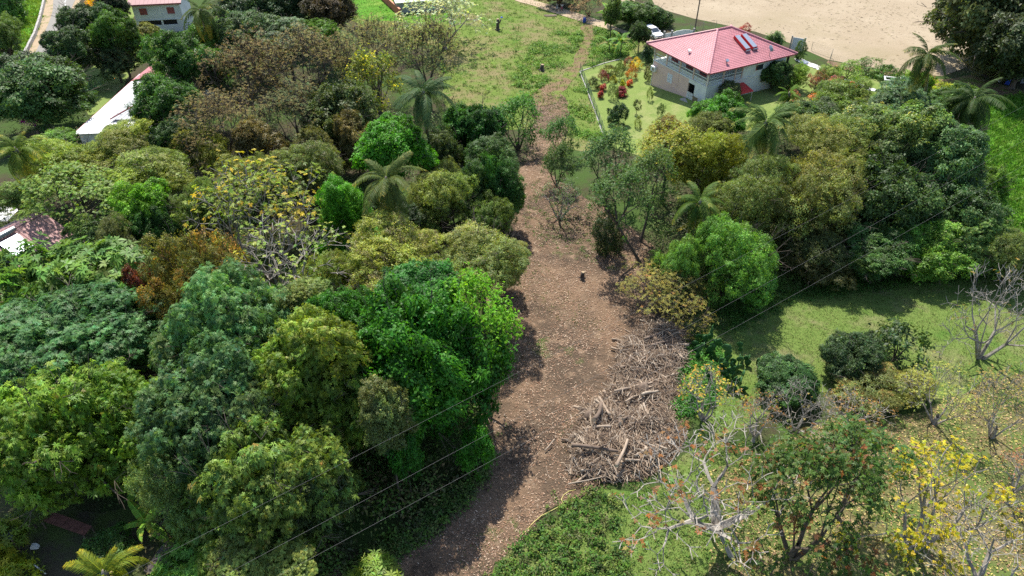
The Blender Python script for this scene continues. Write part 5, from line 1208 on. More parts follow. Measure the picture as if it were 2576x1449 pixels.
banana(112, 660, 2.6, 2.6, 'banana plant under the eaves of the faded pink roof')
banana(165, 640, 2.2, 2.2, 'smaller banana plant right of the faded pink roof')
banana(385, 1352, 1.9, 1.6, 'banana plant beside the grey corrugated sheets', nf=6)
banana(365, 1265, 1.8, 1.8, 'banana plant in deep shade left of the pale green tree', nf=5)
banana(1535, 72, 3.0, 2.6, 'banana plant beside the gravel track')
banana(1560, 138, 2.6, 2.4, 'banana plant behind the lawn fence', (0.07, 0.15, 0.03))
banana(1532, 132, 2.0, 1.4, 'low banana plant behind the lawn fence', (0.07, 0.14, 0.03), 6)

# ------------------------------------------------------------------ things around the house
def obj_at(name, px, py, label, cat, rz=0.0, group=None):
    p = at(px, py); o = empty(name, (p[0], p[1], p[2] + 0.04), rz); return tag(o, label, cat, group)

# white car
car = obj_at('white_car', 1641, 92, 'white car parked beside the gate', 'car', math.atan2(-0.90, 0.44))
prof = [(-2.2, 0.35), (-2.25, 0.8), (-2.1, 1.05), (0.85, 1.02), (1.75, 0.93), (2.12, 0.78), (2.2, 0.5), (2.12, 0.3), (-2.1, 0.3)]
m = MB(); m.prism(prof, 'y', -0.88, 0.88); m.build('body', CARWHITE, car, bevel=0.1)
def frustum(m, z0, z1, r0, r1):
    (x0, x1, w0), (x2, x3, w1) = r0, r1
    m.add([(x0, -w0, z0), (x1, -w0, z0), (x1, w0, z0), (x0, w0, z0), (x2, -w1, z1), (x3, -w1, z1), (x3, w1, z1), (x2, w1, z1)], ((0, 3, 2, 1), (4, 5, 6, 7), (0, 1, 5, 4), (1, 2, 6, 5), (2, 3, 7, 6), (3, 0, 4, 7))); return m
frustum(MB(), 1.0, 1.50, (-2.05, 1.0, 0.80), (-1.65, 0.15, 0.64)).build('cabin_glass', GLASS, car)
frustum(MB(), 1.49, 1.60, (-1.75, 0.22, 0.67), (-1.55, -0.05, 0.58)).build('roof', CARWHITE, car, bevel=0.04)
for s in (-1, 1):
    for (xa, xb) in ((1.0, 0.15), (-0.45, -0.5), (-2.05, -1.65)):
        m = MB(); m.tube([(xa, s * 0.805, 1.0), (xb, s * 0.648, 1.5)], 0.045, 6); m.build('pillar', CARWHITE, car)
    for x in (-1.35, 1.35):
        w = MB(); w.tube([(x, s * 0.72, 0.34), (x, s * 0.9, 0.34)], 0.34, 18); wo = w.build('wheel', BLACK, car)
        r_ = MB(); r_.tube([(x, s * 0.89, 0.34), (x, s * 0.91, 0.34)], 0.21, 12); r_.build('rim', STEEL, wo)
    m = MB(); m.box((0.7, s * 0.98, 1.05), (0.12, 0.2, 0.14)); m.build('mirror', CARWHITE, car, bevel=0.03)
    m = MB(); m.box((2.1, s * 0.66, 0.72), (0.16, 0.32, 0.12), s * -0.25); m.build('headlight', GLASS, car, bevel=0.02)
    m = MB(); m.box((0.0, s * 0.885, 0.72), (1.0, 0.012, 0.03)); m.build('trim', BLACK, car)
m = MB(); m.box((2.205, 0, 0.62), (0.03, 0.95, 0.18)); m.build('grille', BLACK, car)
m = MB(); m.box((2.2, 0, 0.38), (0.05, 1.4, 0.1)); m.build('bumper_intake', BLACK, car)
m = MB(); m.box((2.225, 0, 0.5), (0.012, 0.5, 0.11)); m.build('number_plate', WHITE, car)

# old van in the shade by the road
van = obj_at('grey_van', 212, 158, 'old grey green van parked in the shade of the trees', 'van', math.atan2(-0.85, 0.5))
VP = plain('van_paint', (0.16, 0.19, 0.18), 0.5)
m = MB(); m.prism([(-2.2, 0.4), (-2.2, 1.95), (0.9, 1.95), (1.6, 1.2), (2.2, 1.0), (2.2, 0.4)], 'y', -0.85, 0.85); m.build('body', VP, van, bevel=0.07)
m = MB(); m.add([(0.95, -0.75, 1.93), (0.95, 0.75, 1.93), (1.6, 0.75, 1.23), (1.6, -0.75, 1.23)], ((0, 3, 2, 1),)); m.build('windscreen', GLASS, van, loc=(0.02, 0, 0.012))
m = MB(); m.span((-1.9, -0.7, 1.99), (0.7, -0.62, 2.08)).span((-1.9, 0.62, 1.99), (0.7, 0.7, 2.08)); 
for x in (-1.8, -0.9, 0.0, 0.6): m.span((x, -0.62, 2.0), (x + 0.06, 0.62, 2.06))
m.build('roof_rack', WHITE, van)
for s in (-1, 1):
    for x in (-1.3, 1.3):
        w = MB(); w.tube([(x, s * 0.68, 0.33), (x, s * 0.87, 0.33)], 0.33, 14); w.build('wheel', BLACK, van)
    m = MB(); m.span((-1.8, s * 0.853, 1.25), (0.8, s * 0.86, 1.75)); m.build('side_window', GLASS, van)
    m = MB(); m.box((2.2, s * 0.6, 0.8), (0.05, 0.25, 0.18)); m.build('headlight', WHITE, van)

# gate of the house: two posts, two leaves
gt = obj_at('white_gate', 1690, 105, 'white painted gate with curved top beside the car', 'gate', 0.28)
for x in (-1.6, -0.2, 3.9): part('gate_post', CONC, gt, ((x - 0.14, -0.14, -0.2), (x + 0.14, 0.14, 1.9)))
part('gate_leaf', WHITE, gt, ((-1.44, -0.04, 0.1), (-0.36, 0.04, 1.5)))
m = MB(); m.prism([(-0.04, 0.12), (3.74, 0.12), (3.74, 1.5), (3.0, 1.72), (1.85, 1.82), (0.7, 1.72), (-0.04, 1.5)], 'y', -0.04, 0.04); m.build('gate_leaf', WHITE, gt)
m = MB(); m.span((0.1, -0.07, 0.9), (3.6, -0.045, 0.98)); m.build('gate_bar', STEEL, gt)
part('side_panel', WHITE, gt, ((4.06, -0.06, -0.1), (6.4, 0.06, 1.0)))
gp = obj_at('garden_gate', 2002, 128, 'white garden gate panel by the column shaped bush', 'gate', -0.5)
part('panel', WHITE, gp, ((-0.9, -0.03, 0.1), (0.9, 0.03, 2.1)))
for x in (-1.05, 1.05): part('gate_post', CONC, gp, ((x - 0.1, -0.1, -0.2), (x + 0.1, 0.1, 2.3)))

# fences
def fence(name, label, pix, hgt, gap, post_mat, wire_mat, wall=None, rows=6, mesh_gap=0.28, post_r=0.035):
    w = np.array([at(*q)[:2] for q in pix]); root = empty(name, (*w[0], float(zt(*w[0])))); tag(root, label, 'fence')
    o = np.array([w[0][0], w[0][1], float(zt(*w[0]))])
    for a, b in zip(w[:-1], w[1:]):
        ln = np.linalg.norm(b - a); n = max(1, round(ln / gap))
        ps = [np.array([*(a + (b - a) * k / n), float(zt(*(a + (b - a) * k / n)))]) for k in range(n + 1)]
        for k, p in enumerate(ps[:-1] if b is not w[-1] else ps):
            m = MB(); m.tube([p - o - [0, 0, 0.3], p - o + [0, 0, hgt]], post_r, 6); m.build('post', post_mat, root)
        for p, q in zip(ps[:-1], ps[1:]):
            S = []; L_ = np.linalg.norm(q - p)
            for r in range(rows): h = hgt * (0.04 + 0.94 * r / (rows - 1)); S.append([*(p - o + [0, 0, h]), *(q - o + [0, 0, h]), 0.008, 0.008])
            for c in range(1, int(L_ / mesh_gap)): t = c * mesh_gap / L_; x = p + (q - p) * t - o; S.append([*(x + [0, 0, 0.05]), *(x + [0, 0, hgt * 0.98]), 0.005, 0.005])
            pa = link('wire_panel', quad_mesh('wire_panel', segs_to_quads(S, 3), None, wire_mat), root); pa['kind'] = 'stuff'
            if wall:
                m = MB(); d = (q - p); m.box((p + q) / 2 - o + np.array([0, 0, 0.06]), (L_, 0.2, wall), math.atan2(d[1], d[0])); m.build('plinth', CONC, root)
fence('green_wire_fence', 'dark green wire fence on a low plinth around the lawn', [(1560, 150), (1520, 160), (1459, 181), (1480, 235), (1500, 290), (1520, 348)], 1.5, 2.3, GREENPAINT, GREENPAINT, 0.14, 9, 0.18)
fence('field_fence', 'thin wire fence with metal posts between the house and the field', [(1735, 82), (1800, 72), (1850, 78)], 1.5, 3.0, STEEL, WIRE)
fence('garden_fence', 'wire fence with metal posts behind the flower garden', [(2040, 128), (2090, 146), (2085, 160), (2140, 172), (2230, 195), (2310, 212)], 1.5, 3.0, STEEL, WIRE)
# utility pole
b = at(1748, 74); o = empty('utility_pole', tuple(b)); tag(o, 'slender wooden utility pole at the edge of the field', 'pole')
m = MB(); m.tube([(0, 0, -0.5), (0.15, 0, 9.5)], [0.13, 0.09], 8); m.build('shaft', WOOD, o); part('crossarm', WOOD, o, ((-0.7, -0.06, 9.0), (1.0, 0.06, 9.15)))
# garden path slabs, pots, pergola
for k in range(14):
    f = k / 13; x, y = 2010 + f * 95, 152 + f * 40
    if k > 7: x, y = 2105 + (f - 0.55) * 190, 195 + (f - 0.55) * 70
    p = at(x, y); m = MB(); m.box((0, 0, 0), (1.3, 1.0, 0.09), 0.2 * k); so = m.build('paving_slab', WHITE if k % 3 else CONC, loc=(p[0], p[1], p[2] + 0.09), bevel=0.02); tag(so, 'pale paving slab of the winding garden path', 'paving slab', 'slabs of the garden path')
for x, y, lb in ((2118, 203, 'round clay flower pot on the garden lawn'), (2103, 176, 'clay flower pot beside the path by the fence'), (1778, 262, 'dark flower pot beside the white house wall')):
    o = obj_at('flower_pot', x, y, lb, 'flower pot'); m = MB(); m.tube([(0, 0, 0), (0, 0, 0.1), (0, 0, 0.5), (0, 0, 0.55)], [0.22, 0.28, 0.4, 0.44], 12); m.build('pot', TERRA if x > 2000 else BLACK, o, True)
    m = MB(); m.tube([(0, 0, 0.5), (0, 0, 0.53)], 0.37, 12); m.build('soil', DARK, o)
pg = obj_at('white_pergola', 2222, 232, 'white wooden pergola frame among the garden plants', 'pergola', -0.35)
for x in (0, 4.6):
    for y in (0, 1.4): part('post', WHITE, pg, ((x - 0.06, y - 0.06, -0.1), (x + 0.06, y + 0.06, 1.7)))
for y in (0, 1.4): part('beam', WHITE, pg, ((-0.4, y - 0.07, 1.7), (5.0, y + 0.07, 1.86)))
for x in (-0.3, 4.85): part('beam', WHITE, pg, ((x - 0.07, 0.07, 1.7), (x + 0.07, 1.33, 1.84)))
pt = obj_at('wooden_pallet', 1752, 266, 'grey wooden pallet leaning on the white house wall', 'pallet', HRZ + math.pi / 2)
for k in range(6):
    m = MB(); m.box((k * 0.19, 0.0, 0.55), (0.14, 0.03, 1.2), rot=Matrix.Rotation(-0.18, 3, 'X')); m.build('board', WOOD, pt)
m = MB(); m.box((0.47, -0.05, 0.3), (1.15, 0.05, 0.09)).box((0.47, 0.09, 0.95), (1.15, 0.05, 0.09)); m.build('bearer', WOOD, pt)
# containers in the shade of the big tree
for k, (x, y, w_, h_, lb) in enumerate(((2546, 196, 1.9, 2.1, 'grey box container with light lid under the shade tree'), (2574, 204, 2.2, 1.9, 'wide grey box container at the right edge under the shade tree'))):
    o = obj_at('storage_container', x, y, lb, 'container', 0.15); part('body', plain('container_grey_%s' % 'ab'[k], (0.17, 0.18, 0.18), 0.6), o, ((-w_ / 2, -0.8, -0.1), (w_ / 2, 0.8, h_)), bevel=0.06)
    for z in np.arange(0.25, h_ - 0.1, 0.35): part('rib', STEEL, o, ((-w_ / 2 - 0.02, -0.84, z), (w_ / 2 + 0.02, -0.803, z + 0.06)))
    part('lid', plain('lid_grey_%s' % 'ab'[k], (0.40, 0.42, 0.42), 0.5), o, ((-w_ / 2 - 0.04, -0.84, h_ + 0.003), (w_ / 2 + 0.04, 0.84, h_ + 0.1)), bevel=0.02)
for x, y, mt, lb in ((2532, 213, BLUE, 'blue plastic barrel beside the grey containers'), (2514, 206, WHITE, 'white drum beside the blue barrel'), (1470, 57, BLUE, 'blue barrel standing at the edge of the gravel track')):
    o = obj_at('barrel', x, y, lb, 'barrel'); m = MB(); m.tube([(0, 0, 0), (0, 0, 0.06), (0, 0, 0.3), (0, 0, 0.6), (0, 0, 0.84), (0, 0, 0.9)], [0.26, 0.3, 0.32, 0.32, 0.3, 0.26], 14); m.build('drum', mt, o, True)
    for z in (0.3, 0.6): m = MB(); m.tube([(0, 0, z - 0.02), (0, 0, z + 0.02)], 0.335, 14); m.build('hoop', mt, o)
# road sign
o = obj_at('road_sign', 206, 16, 'triangular red bordered warning sign beside the road', 'sign')
m = MB(); m.tube([(0, 0, 0), (0, 0, 2.4)], 0.04, 8); m.build('post', STEEL, o)
m = MB(); m.prism([(-0.65, 1.7), (0.65, 1.7), (0, 2.8)], 'y', -0.06, -0.04); m.build('plate', plain('sign_orange', (0.55, 0.10, 0.02), 0.5), o)
m = MB(); m.prism([(-0.4, 1.83), (0.4, 1.83), (0, 2.5)], 'y', -0.075, -0.063); m.build('symbol_field', plain('sign_brown', (0.30, 0.08, 0.03), 0.6), o)
m = MB(); m.span((-0.6, -0.07, 1.25), (0.6, -0.04, 1.6)); m.build('lower_plate', plain('sign_yellow', (0.6, 0.5, 0.05), 0.5), o)
# stumps
def stump(px, py, h, r, label, fork=False):
    o = obj_at('tree_stump', px, py, label, 'stump'); m = MB(); m.tube([(0, 0, -0.15), (0, 0, 0.12), (0.02, 0, h * 0.5), (0.05, 0.02, h)], [r * 1.7, r * 1.15, r, r * 0.9], 11); m.build('bole', BARK, o, True)
    m = MB(); m.tube([(0.05, 0.02, h - 0.01), (0.05, 0.02, h + 0.01)], r * 0.85, 11); m.build('cut_face', plain('cut_wood', (0.35, 0.26, 0.16), 0.9, var=0.25, scale=9), o)
    for k in range(5):
        a = k * 1.26 + 0.3; m = MB(); m.tube([(r * math.cos(a), r * math.sin(a), 0.12), (2.1 * r * math.cos(a), 2.1 * r * math.sin(a), 0.0), (3 * r * math.cos(a), 3 * r * math.sin(a), -0.12)], [r * 0.35, r * 0.25, r * 0.1], 6); m.build('root', BARK, o, True)
    if fork:
        m = MB(); m.tube([(0, 0, h * 0.5), (0.45, 0, h * 0.75), (0.6, 0, h * 0.95)], [r * 0.7, r * 0.5, r * 0.45], 8); m.build('fork', BARK, o, True)
stump(1252, 76, 2.0, 0.28, 'forked dead tree stump standing in the meadow', True)
stump(1363, 178, 1.0, 0.3, 'grey stump in the weeds beside the earth track')
stump(1464, 702, 0.8, 0.19, 'dark upright stump in the clearing')
o = obj_at('blue_cloth', 1262, 66, 'blue cap hung on the forked stump', 'cap'); m = MB(); m.tube([(0, 0, 1.5), (0, 0, 1.56), (0, 0, 1.7)], [0.24, 0.23, 0.1], 10); m.build('crown_of_cap', BLUE, o, True)
o = obj_at('plank_pile', 1384, 40, 'weathered board lying on the grass beside the gravel track', 'board', 0.1); part('plank', WOOD, o, ((-1.2, -0.25, 0), (1.2, 0.25, 0.15))); part('plank', WOOD, o, ((-1.0, -0.6, 0), (1.25, -0.28, 0.1)))

# ------------------------------------------------------------------ two people on the gravel track
def skin(name, joints, edges, mat, parent):
    me = bpy.data.meshes.new(name); me.from_pydata([j[0] for j in joints], edges, []); me.materials.append(mat)
    o = link(name, me, parent); md = o.modifiers.new('skin', 'SKIN'); md.use_smooth_shade = True
    for k, j in enumerate(joints):
        sv = me.skin_vertices[0].data[k]; sv.radius = (j[1], j[1] * (j[2] if len(j) > 2 else 1)); sv.use_root = (k == 0)
    sd = o.modifiers.new('sub', 'SUBSURF'); sd.levels = 1; sd.render_levels = 1
    return o
SKIN = plain('skin', (0.16, 0.09, 0.055), 0.6, var=0.03)
def person(px, py, h, shirt, legs, label, rz, bare=False):
    o = obj_at('person', px, py, label, 'person', rz); s = h / 1.75; P = lambda x, y, z: (x * s, y * s, z * s)
    J = [(P(0, 0, 0.95), 0.14 * s, 0.75), (P(0, 0, 1.2), 0.14 * s, 0.7), (P(0, 0, 1.42), 0.15 * s, 0.6), (P(0, 0, 1.52), 0.055 * s), (P(0, 0.01, 1.58), 0.085 * s), (P(0, 0.01, 1.70), 0.085 * s),
         (P(0.19, 0, 1.42), 0.06 * s), (P(0.25, -0.02, 1.15), 0.045 * s), (P(0.20, -0.16, 0.98), 0.038 * s), (P(0.17, -0.22, 0.95), 0.035 * s),
         (P(-0.19, 0, 1.42), 0.06 * s), (P(-0.26, 0, 1.15), 0.045 * s), (P(-0.24, -0.06, 0.9), 0.038 * s), (P(-0.24, -0.09, 0.80), 0.035 * s),
         (P(0.1, 0, 0.9), 0.095 * s), (P(0.11, -0.02, 0.5), 0.065 * s), (P(0.11, 0.02, 0.09), 0.045 * s), (P(0.12, -0.1, 0.04), 0.045 * s, 0.7),
         (P(-0.1, 0, 0.9), 0.095 * s), (P(-0.11, -0.02, 0.5), 0.065 * s), (P(-0.11, 0.02, 0.09), 0.045 * s), (P(-0.12, -0.1, 0.04), 0.045 * s, 0.7)]
    E_ = [(0, 1), (1, 2), (2, 3), (3, 4), (4, 5), (2, 6), (6, 7), (7, 8), (8, 9), (2, 10), (10, 11), (11, 12), (12, 13), (0, 14), (14, 15), (15, 16), (16, 17), (0, 18), (18, 19), (19, 20), (20, 21)]
    skin('body', J, E_, SKIN, o)
    skin('shirt', [(P(0, 0, 0.92), 0.165 * s, 0.75), (P(0, 0, 1.2), 0.16 * s, 0.72), (P(0, 0, 1.43), 0.165 * s, 0.62), (P(0.2, 0, 1.42), 0.078 * s), (P(0.245, -0.01, 1.2), 0.068 * s), (P(-0.2, 0, 1.42), 0.078 * s), (P(-0.25, 0, 1.2), 0.068 * s)], [(0, 1), (1, 2), (2, 3), (3, 4), (2, 5), (5, 6)], shirt, o)
    skin('trousers', [(P(0, 0, 0.93), 0.16 * s, 0.78), (P(0.1, 0, 0.86), 0.112 * s), (P(0.11, -0.02, 0.42), 0.085 * s), (P(-0.1, 0, 0.86), 0.112 * s), (P(-0.11, -0.02, 0.42), 0.085 * s)], [(0, 1), (1, 2), (0, 3), (3, 4)], legs, o)
    m = MB(); m.tube([P(0, 0.02, 1.64), P(0, 0.02, 1.72), P(0, 0.02, 1.79)], [0.098 * s, 0.1 * s, 0.04 * s], 10); m.build('hair', plain('black_hair', (0.015, 0.012, 0.01), 0.6), o, True)
    for sx in (-1, 1):
        m = MB(); m.box(P(sx * 0.035, -0.085, 1.65), (0.02 * s, 0.02 * s, 0.012 * s)); m.build('eye', BLACK, o)
    m = MB(); m.tube([P(0, -0.075, 1.655), P(0, -0.105, 1.615)], [0.008 * s, 0.016 * s], 6); m.build('nose', SKIN, o)
    m = MB(); m.box(P(0, -0.088, 1.575), (0.045 * s, 0.012 * s, 0.01 * s)); m.build('mouth', DARKRED, o)
person(1401, 29, 1.75, plain('grey_shirt', (0.42, 0.42, 0.40), 0.9), plain('pale_trousers', (0.38, 0.40, 0.40), 0.9), 'person in grey shirt and pale trousers standing on the track', 0.1)
person(1413, 29, 1.6, plain('white_shirt', (0.68, 0.66, 0.66), 0.9), plain('rose_shorts', (0.40, 0.10, 0.13), 0.9), 'person in white top and rose shorts standing on the track', -0.2)

# ------------------------------------------------------------------ yard sheets and sheds, lower left
def sheet_roof(name, label, corners, z, mat, n, posts=True, sag=0.0):
    c = [Vector(at(x, y, z)) for x, y in corners]; o0 = Vector((c[0].x, c[0].y, float(zt(c[0].x, c[0].y)))); o = empty(name, o0); tag(o, label, 'corrugated sheet' if z < 1 else 'shelter')
    for k in range(n):
        m = MB(); v = []; f0, f1 = k / n, (k + 0.97) / n
        for j in range(9):
            t = f0 + (f1 - f0) * j / 8; h = Vector((0, 0, 0.035 * math.cos(j * math.pi))); v += [c[0].lerp(c[1], t) - o0 + h, c[3].lerp(c[2], t) - o0 + h]
        v += [q - Vector((0, 0, 0.012)) for q in v]
        m.add(v, [(2 * j, 2 * j + 1, 2 * j + 3, 2 * j + 2) for j in range(8)] + [(18 + 2 * j, 20 + 2 * j, 21 + 2 * j, 19 + 2 * j) for j in range(8)]); m.build('sheet', mat, o)
    if posts:
        for q in c:
            m = MB(); b_ = q.lerp((c[0] + c[2]) / 2, 0.06) - o0; m.tube([(b_.x, b_.y, -0.2), (b_.x, b_.y, b_.z - 0.06)], 0.06, 6); m.build('post', WOOD, o)
    return o
sheet_roof('rusty_shelter', 'low shelter roofed with rusty corrugated sheet in the shade', [(97, 1307), (213, 1348), (233, 1324), (122, 1282)], 1.0, RUST, 6)
sheet_roof('corrugated_sheet', 'grey brown corrugated sheets lying beside the banana plant', [(362, 1436), (388, 1449), (446, 1372), (418, 1358)], 0.35, GREYSHEET, 3)
sheet_roof('corrugated_sheet', 'second corrugated sheet under the first, nearer the frame edge', [(384, 1452), (412, 1468), (440, 1430), (410, 1418)], 0.2, plain('pale_sheet', (0.38, 0.33, 0.29), 0.7, var=0.25), 2)
sheet_roof('grey_shed_roof', 'dark grey shed roof at the left edge of the yard', [(-60, 1330), (30, 1358), (42, 1330), (-30, 1284)], 2.0, plain('dark_grey_sheet', (0.13, 0.13, 0.15), 0.8), 5)
sheet_roof('white_shed_roof', 'white sheet roof behind the faded pink roof at the left edge', [(-70, 560), (20, 556), (52, 524), (-40, 512)], 3.2, WHITEROOF, 5)
p = at(75, 1412); m = MB(); m.tube([(0, 0, 0.05), (1.5, -0.9, 0.08)], 0.045, 8); o = m.build('white_pipe', WHITE, loc=tuple(p)); tag(o, 'short white pipe lying in the yard', 'pipe')
p = at(90, 1374); m = MB(); m.tube([(0, 0, 0), (0, 0, 0.05), (0, 0, 0.25)], [0.2, 0.3, 0.24], 9); o = m.build('white_bucket', WHITE, loc=tuple(p), rot=(1.2, 0.3, 0)); tag(o, 'white bucket tipped over in the yard', 'bucket')
fr = obj_at('window_frame', 428, 1412, 'old window frame lying by the corrugated sheets', 'frame', 0.9)
for a, b in (((-0.6, -0.45, 0.05), (0.6, -0.38, 0.12)), ((-0.6, 0.38, 0.05), (0.6, 0.45, 0.12)), ((-0.6, -0.38, 0.05), (-0.53, 0.38, 0.12)), ((0.53, -0.38, 0.05), (0.6, 0.38, 0.12))): part('rail', OFFWHITE, fr, (a, b))

# ------------------------------------------------------------------ prickly pear cactus
_c = MB(); prof_ = [(0.0, 0.05), (0.25, 0.30), (0.6, 0.46), (0.85, 0.40), (1.0, 0.0)]
V_ = []; 
for (h, wv) in prof_:
    for j in range(10):
        a = 6.283 * j / 10; V_.append((wv * 0.9 * math.cos(a), 0.10 * math.sin(a) * (0.4 + wv), h))
_c.add(V_, [(i * 10 + j, i * 10 + (j + 1) % 10, i * 10 + 10 + (j + 1) % 10, i * 10 + 10 + j) for i in range(4) for j in range(10)])
PAD = _c.mesh('pad', plain('cactus_skin', (0.035, 0.105, 0.028), 0.5, var=0.2), True)
def cactus(px, py, label, n, s0, spread):
    o = obj_at('prickly_pear_cactus', px, py, label, 'cactus', rng.uniform(0, 3), 'prickly pear cacti'); tips = []
    for k in range(n):
        if k < n // 4 or not tips: base, tilt, rz_, s = Vector((rng.uniform(-spread, spread), rng.uniform(-spread, spread), -0.05)), rng.normal(0, 0.25), rng.uniform(0, 6.28), s0 * rng.uniform(0.9, 1.2)
        else:
            b_, rz0 = tips[rng.integers(len(tips))]; base, tilt, rz_, s = b_, rng.normal(0, 0.55), rz0 + rng.normal(0, 0.9), s0 * rng.uniform(0.65, 1.0)
        ob = link('pad', PAD, o, base, (rng.normal(0, 0.2), tilt, rz_), (s, s, s))
        M_ = ob.rotation_euler.to_matrix(); tips.append((base + M_ @ Vector((rng.uniform(-0.25, 0.25) * s, 0, 0.86 * s)), rz_))
cactus(1765, 880, 'prickly pear cactus at the top of the green patch', 30, 0.8, 1.0)
cactus(1830, 965, 'prickly pear cactus in the middle of the green patch', 44, 0.8, 1.5)
cactus(1875, 925, 'small prickly pear cactus nearest the pasture', 20, 0.7, 0.8)

# ------------------------------------------------------------------ brush pile with logs
PILE = np.array([at(*q)[:2] for q in ((1430, 1150), (1450, 1075), (1520, 985), (1545, 920), (1560, 860), (1640, 815), (1712, 830), (1725, 900), (1695, 985), (1705, 1070), (1692, 1150), (1640, 1192), (1520, 1210), (1440, 1195))])
PS = smooth_poly(PILE, 0.6, 0.25, 3.0); ZONES['pile'] = PS
def pile_h(p):
    p = np.atleast_2d(p); d = np.full(len(p), 9.0)
    for a, b in zip(PS, np.roll(PS, -1, 0)):
        ab = b - a; t = np.clip(((p - a) @ ab) / (ab @ ab + 1e-9), 0, 1); d = np.minimum(d, np.linalg.norm(p - (a + t[:, None] * ab), axis=1))
    return 1.25 * (1 - np.exp(-d / 1.1)) * in_poly(p, PS) * (0.8 + 0.3 * hash2(p[:, 0] * 1.6, p[:, 1] * 1.6))
rp = np.random.default_rng(99)
X, Y = np.meshgrid(np.arange(PS[:, 0].min() - 0.5, PS[:, 0].max() + 0.5, 0.4), np.arange(PS[:, 1].min() - 0.5, PS[:, 1].max() + 0.5, 0.4)); G = np.stack([X.ravel(), Y.ravel()], 1)
Hh = pile_h(G) * 0.8; Zg = zt(G[:, 0], G[:, 1]) - 0.05 + Hh; nx_ = X.shape[1]; gi = np.arange(len(G)).reshape(X.shape)
F_ = np.stack([gi[:-1, :-1], gi[:-1, 1:], gi[1:, 1:], gi[1:, :-1]], -1).reshape(-1, 4)
tag(link('debris_mound', static_mesh('debris_mound', np.column_stack([G, Zg]), F_, M_SOIL)), 'earth and chips heaped under the brush pile', kind='structure')
def stick_cols(n, rg):
    pal = np.array([(0.32, 0.235, 0.165), (0.22, 0.155, 0.105), (0.44, 0.35, 0.26), (0.15, 0.105, 0.075), (0.54, 0.45, 0.35), (0.28, 0.195, 0.135)])
    c = pal[rg.choice(6, n, p=(0.26, 0.22, 0.2, 0.14, 0.08, 0.10))] * rg.uniform(0.75, 1.2, (n, 1)); return np.column_stack([c, np.ones(n)])
def sticks(name, label, pts, hfun, lmin, lmax, r, rg, tilt=0.25, cols=None, sides=4):
    n = len(pts); ln = rg.uniform(lmin, lmax, n) ** 1.0; a = rg.uniform(0, 6.28, n); tl = rg.normal(0, tilt, n)
    d = np.stack([np.cos(a) * np.cos(tl), np.sin(a) * np.cos(tl), np.sin(tl)], 1); z = zt(pts[:, 0], pts[:, 1]) + 0.05 + hfun(pts) + np.abs(np.sin(tl)) * ln * 0.45
    c = np.column_stack([pts, z]); rr = rg.uniform(r * 0.5, r * 1.5, n); mid = c + rg.normal(0, 0.05, (n, 3)) * ln[:, None]; mid[:, 2] = np.maximum(mid[:, 2], c[:, 2])
    p0, p1 = c - d * ln[:, None] / 2, c + d * ln[:, None] / 2
    S = np.concatenate([np.column_stack([p0, mid, rr, rr * 0.85]), np.column_stack([mid, p1, rr * 0.85, rr * 0.55])]); C1 = stick_cols(n, rg) if cols is None else cols(n, rg)
    o = link(name, quad_mesh(name, segs_to_quads(S, sides), np.tile(np.concatenate([C1, C1]), (sides, 1)), CHIP)); tag(o, label, kind='stuff'); return o
sticks('brush', 'tangle of broken branches and sticks on the brush pile', sample_zone('pile', 7500, rp), lambda p: pile_h(p) + rp.uniform(-0.12, 0.16, len(p)), 0.25, 1.5, 0.024, rp, 0.22)
b_ = sample_zone('pile', 900, rp); b_ = b_ + rp.normal(0, 1.1, b_.shape); b_ = b_[in_poly(b_, ZONES['clearing']) | in_poly(b_, PS)]
sticks('fallen_twigs', 'loose twigs scattered around the brush pile', b_, lambda p: pile_h(p) * 0.9, 0.3, 1.4, 0.016, rp, 0.08)
# logs
WOODS = [bark_mat('log_%s' % c, x, y) for c, x, y in (('grey_brown', (0.20, 0.145, 0.10), (0.40, 0.31, 0.23)), ('dark', (0.085, 0.058, 0.042), (0.20, 0.145, 0.105)), ('bleached', (0.25, 0.19, 0.14), (0.38, 0.31, 0.235)))]
CUT = plain('cut_end', (0.50, 0.40, 0.27), 0.9, var=0.2, scale=8)
LOGM = []
for v in range(9):
    rg = np.random.default_rng(500 + v); m = MB(); n = 7; pts = [(t - 0.5, 0.05 * math.sin(t * 3 + v) * (v % 3) * 0.6, 0.03 * math.cos(t * 4 + v)) for t in np.linspace(0, 1, n)]
    k0 = len(m.v); m.tube(pts, [(1.0 - 0.25 * t) * rg.uniform(0.9, 1.12) * 0.05 for t in np.linspace(0, 1, n)], 8)
    if v % 3 == 1: m.tube([(0.1, 0, 0), (0.17, 0.08, 0.03), (0.27, 0.13, 0.06)], [0.03, 0.024, 0.02], 6)
    me = m.mesh('log', WOODS[v % 3], True); me.materials.append(CUT)
    for pgn in me.polygons:
        if len(pgn.vertices) > 4: pgn.material_index = 1; pgn.use_smooth = False
    LOGM.append(me)
def log(p, ln, rad, rz, tilt, kind, label, group=None, h=None):
    z = float(zt(*p)) + (float(pile_h(np.array(p))[0]) if h is None else h) + rad * 0.8 + abs(math.sin(tilt)) * ln * 0.4
    o = link('log', LOGM[kind], None, (p[0], p[1], z), (rng.uniform(0, 6.28) if abs(tilt) < 0.01 else 0, -tilt, rz), (ln, rad / 0.05, rad / 0.05)); tag(o, label, 'log', group); return o
def log_px(a, b, rad, kind, label, h=0.9):
    A, B = at(*a, h), at(*b, h); d = B - A; c = (A + B) / 2
    return log(c[:2], np.linalg.norm(d), rad, math.atan2(d[1], d[0]), 0.0, kind, label, None, h=h - float(zt(*c[:2])) + 0.12)
log_px((1612, 1001), (1655, 984), 0.13, 2, 'thick bleached log in the upper part of the brush pile', 1.1)
log_px((1436, 1127), (1555, 1138), 0.14, 1, 'long dark log across the lower half of the brush pile', 1.05)
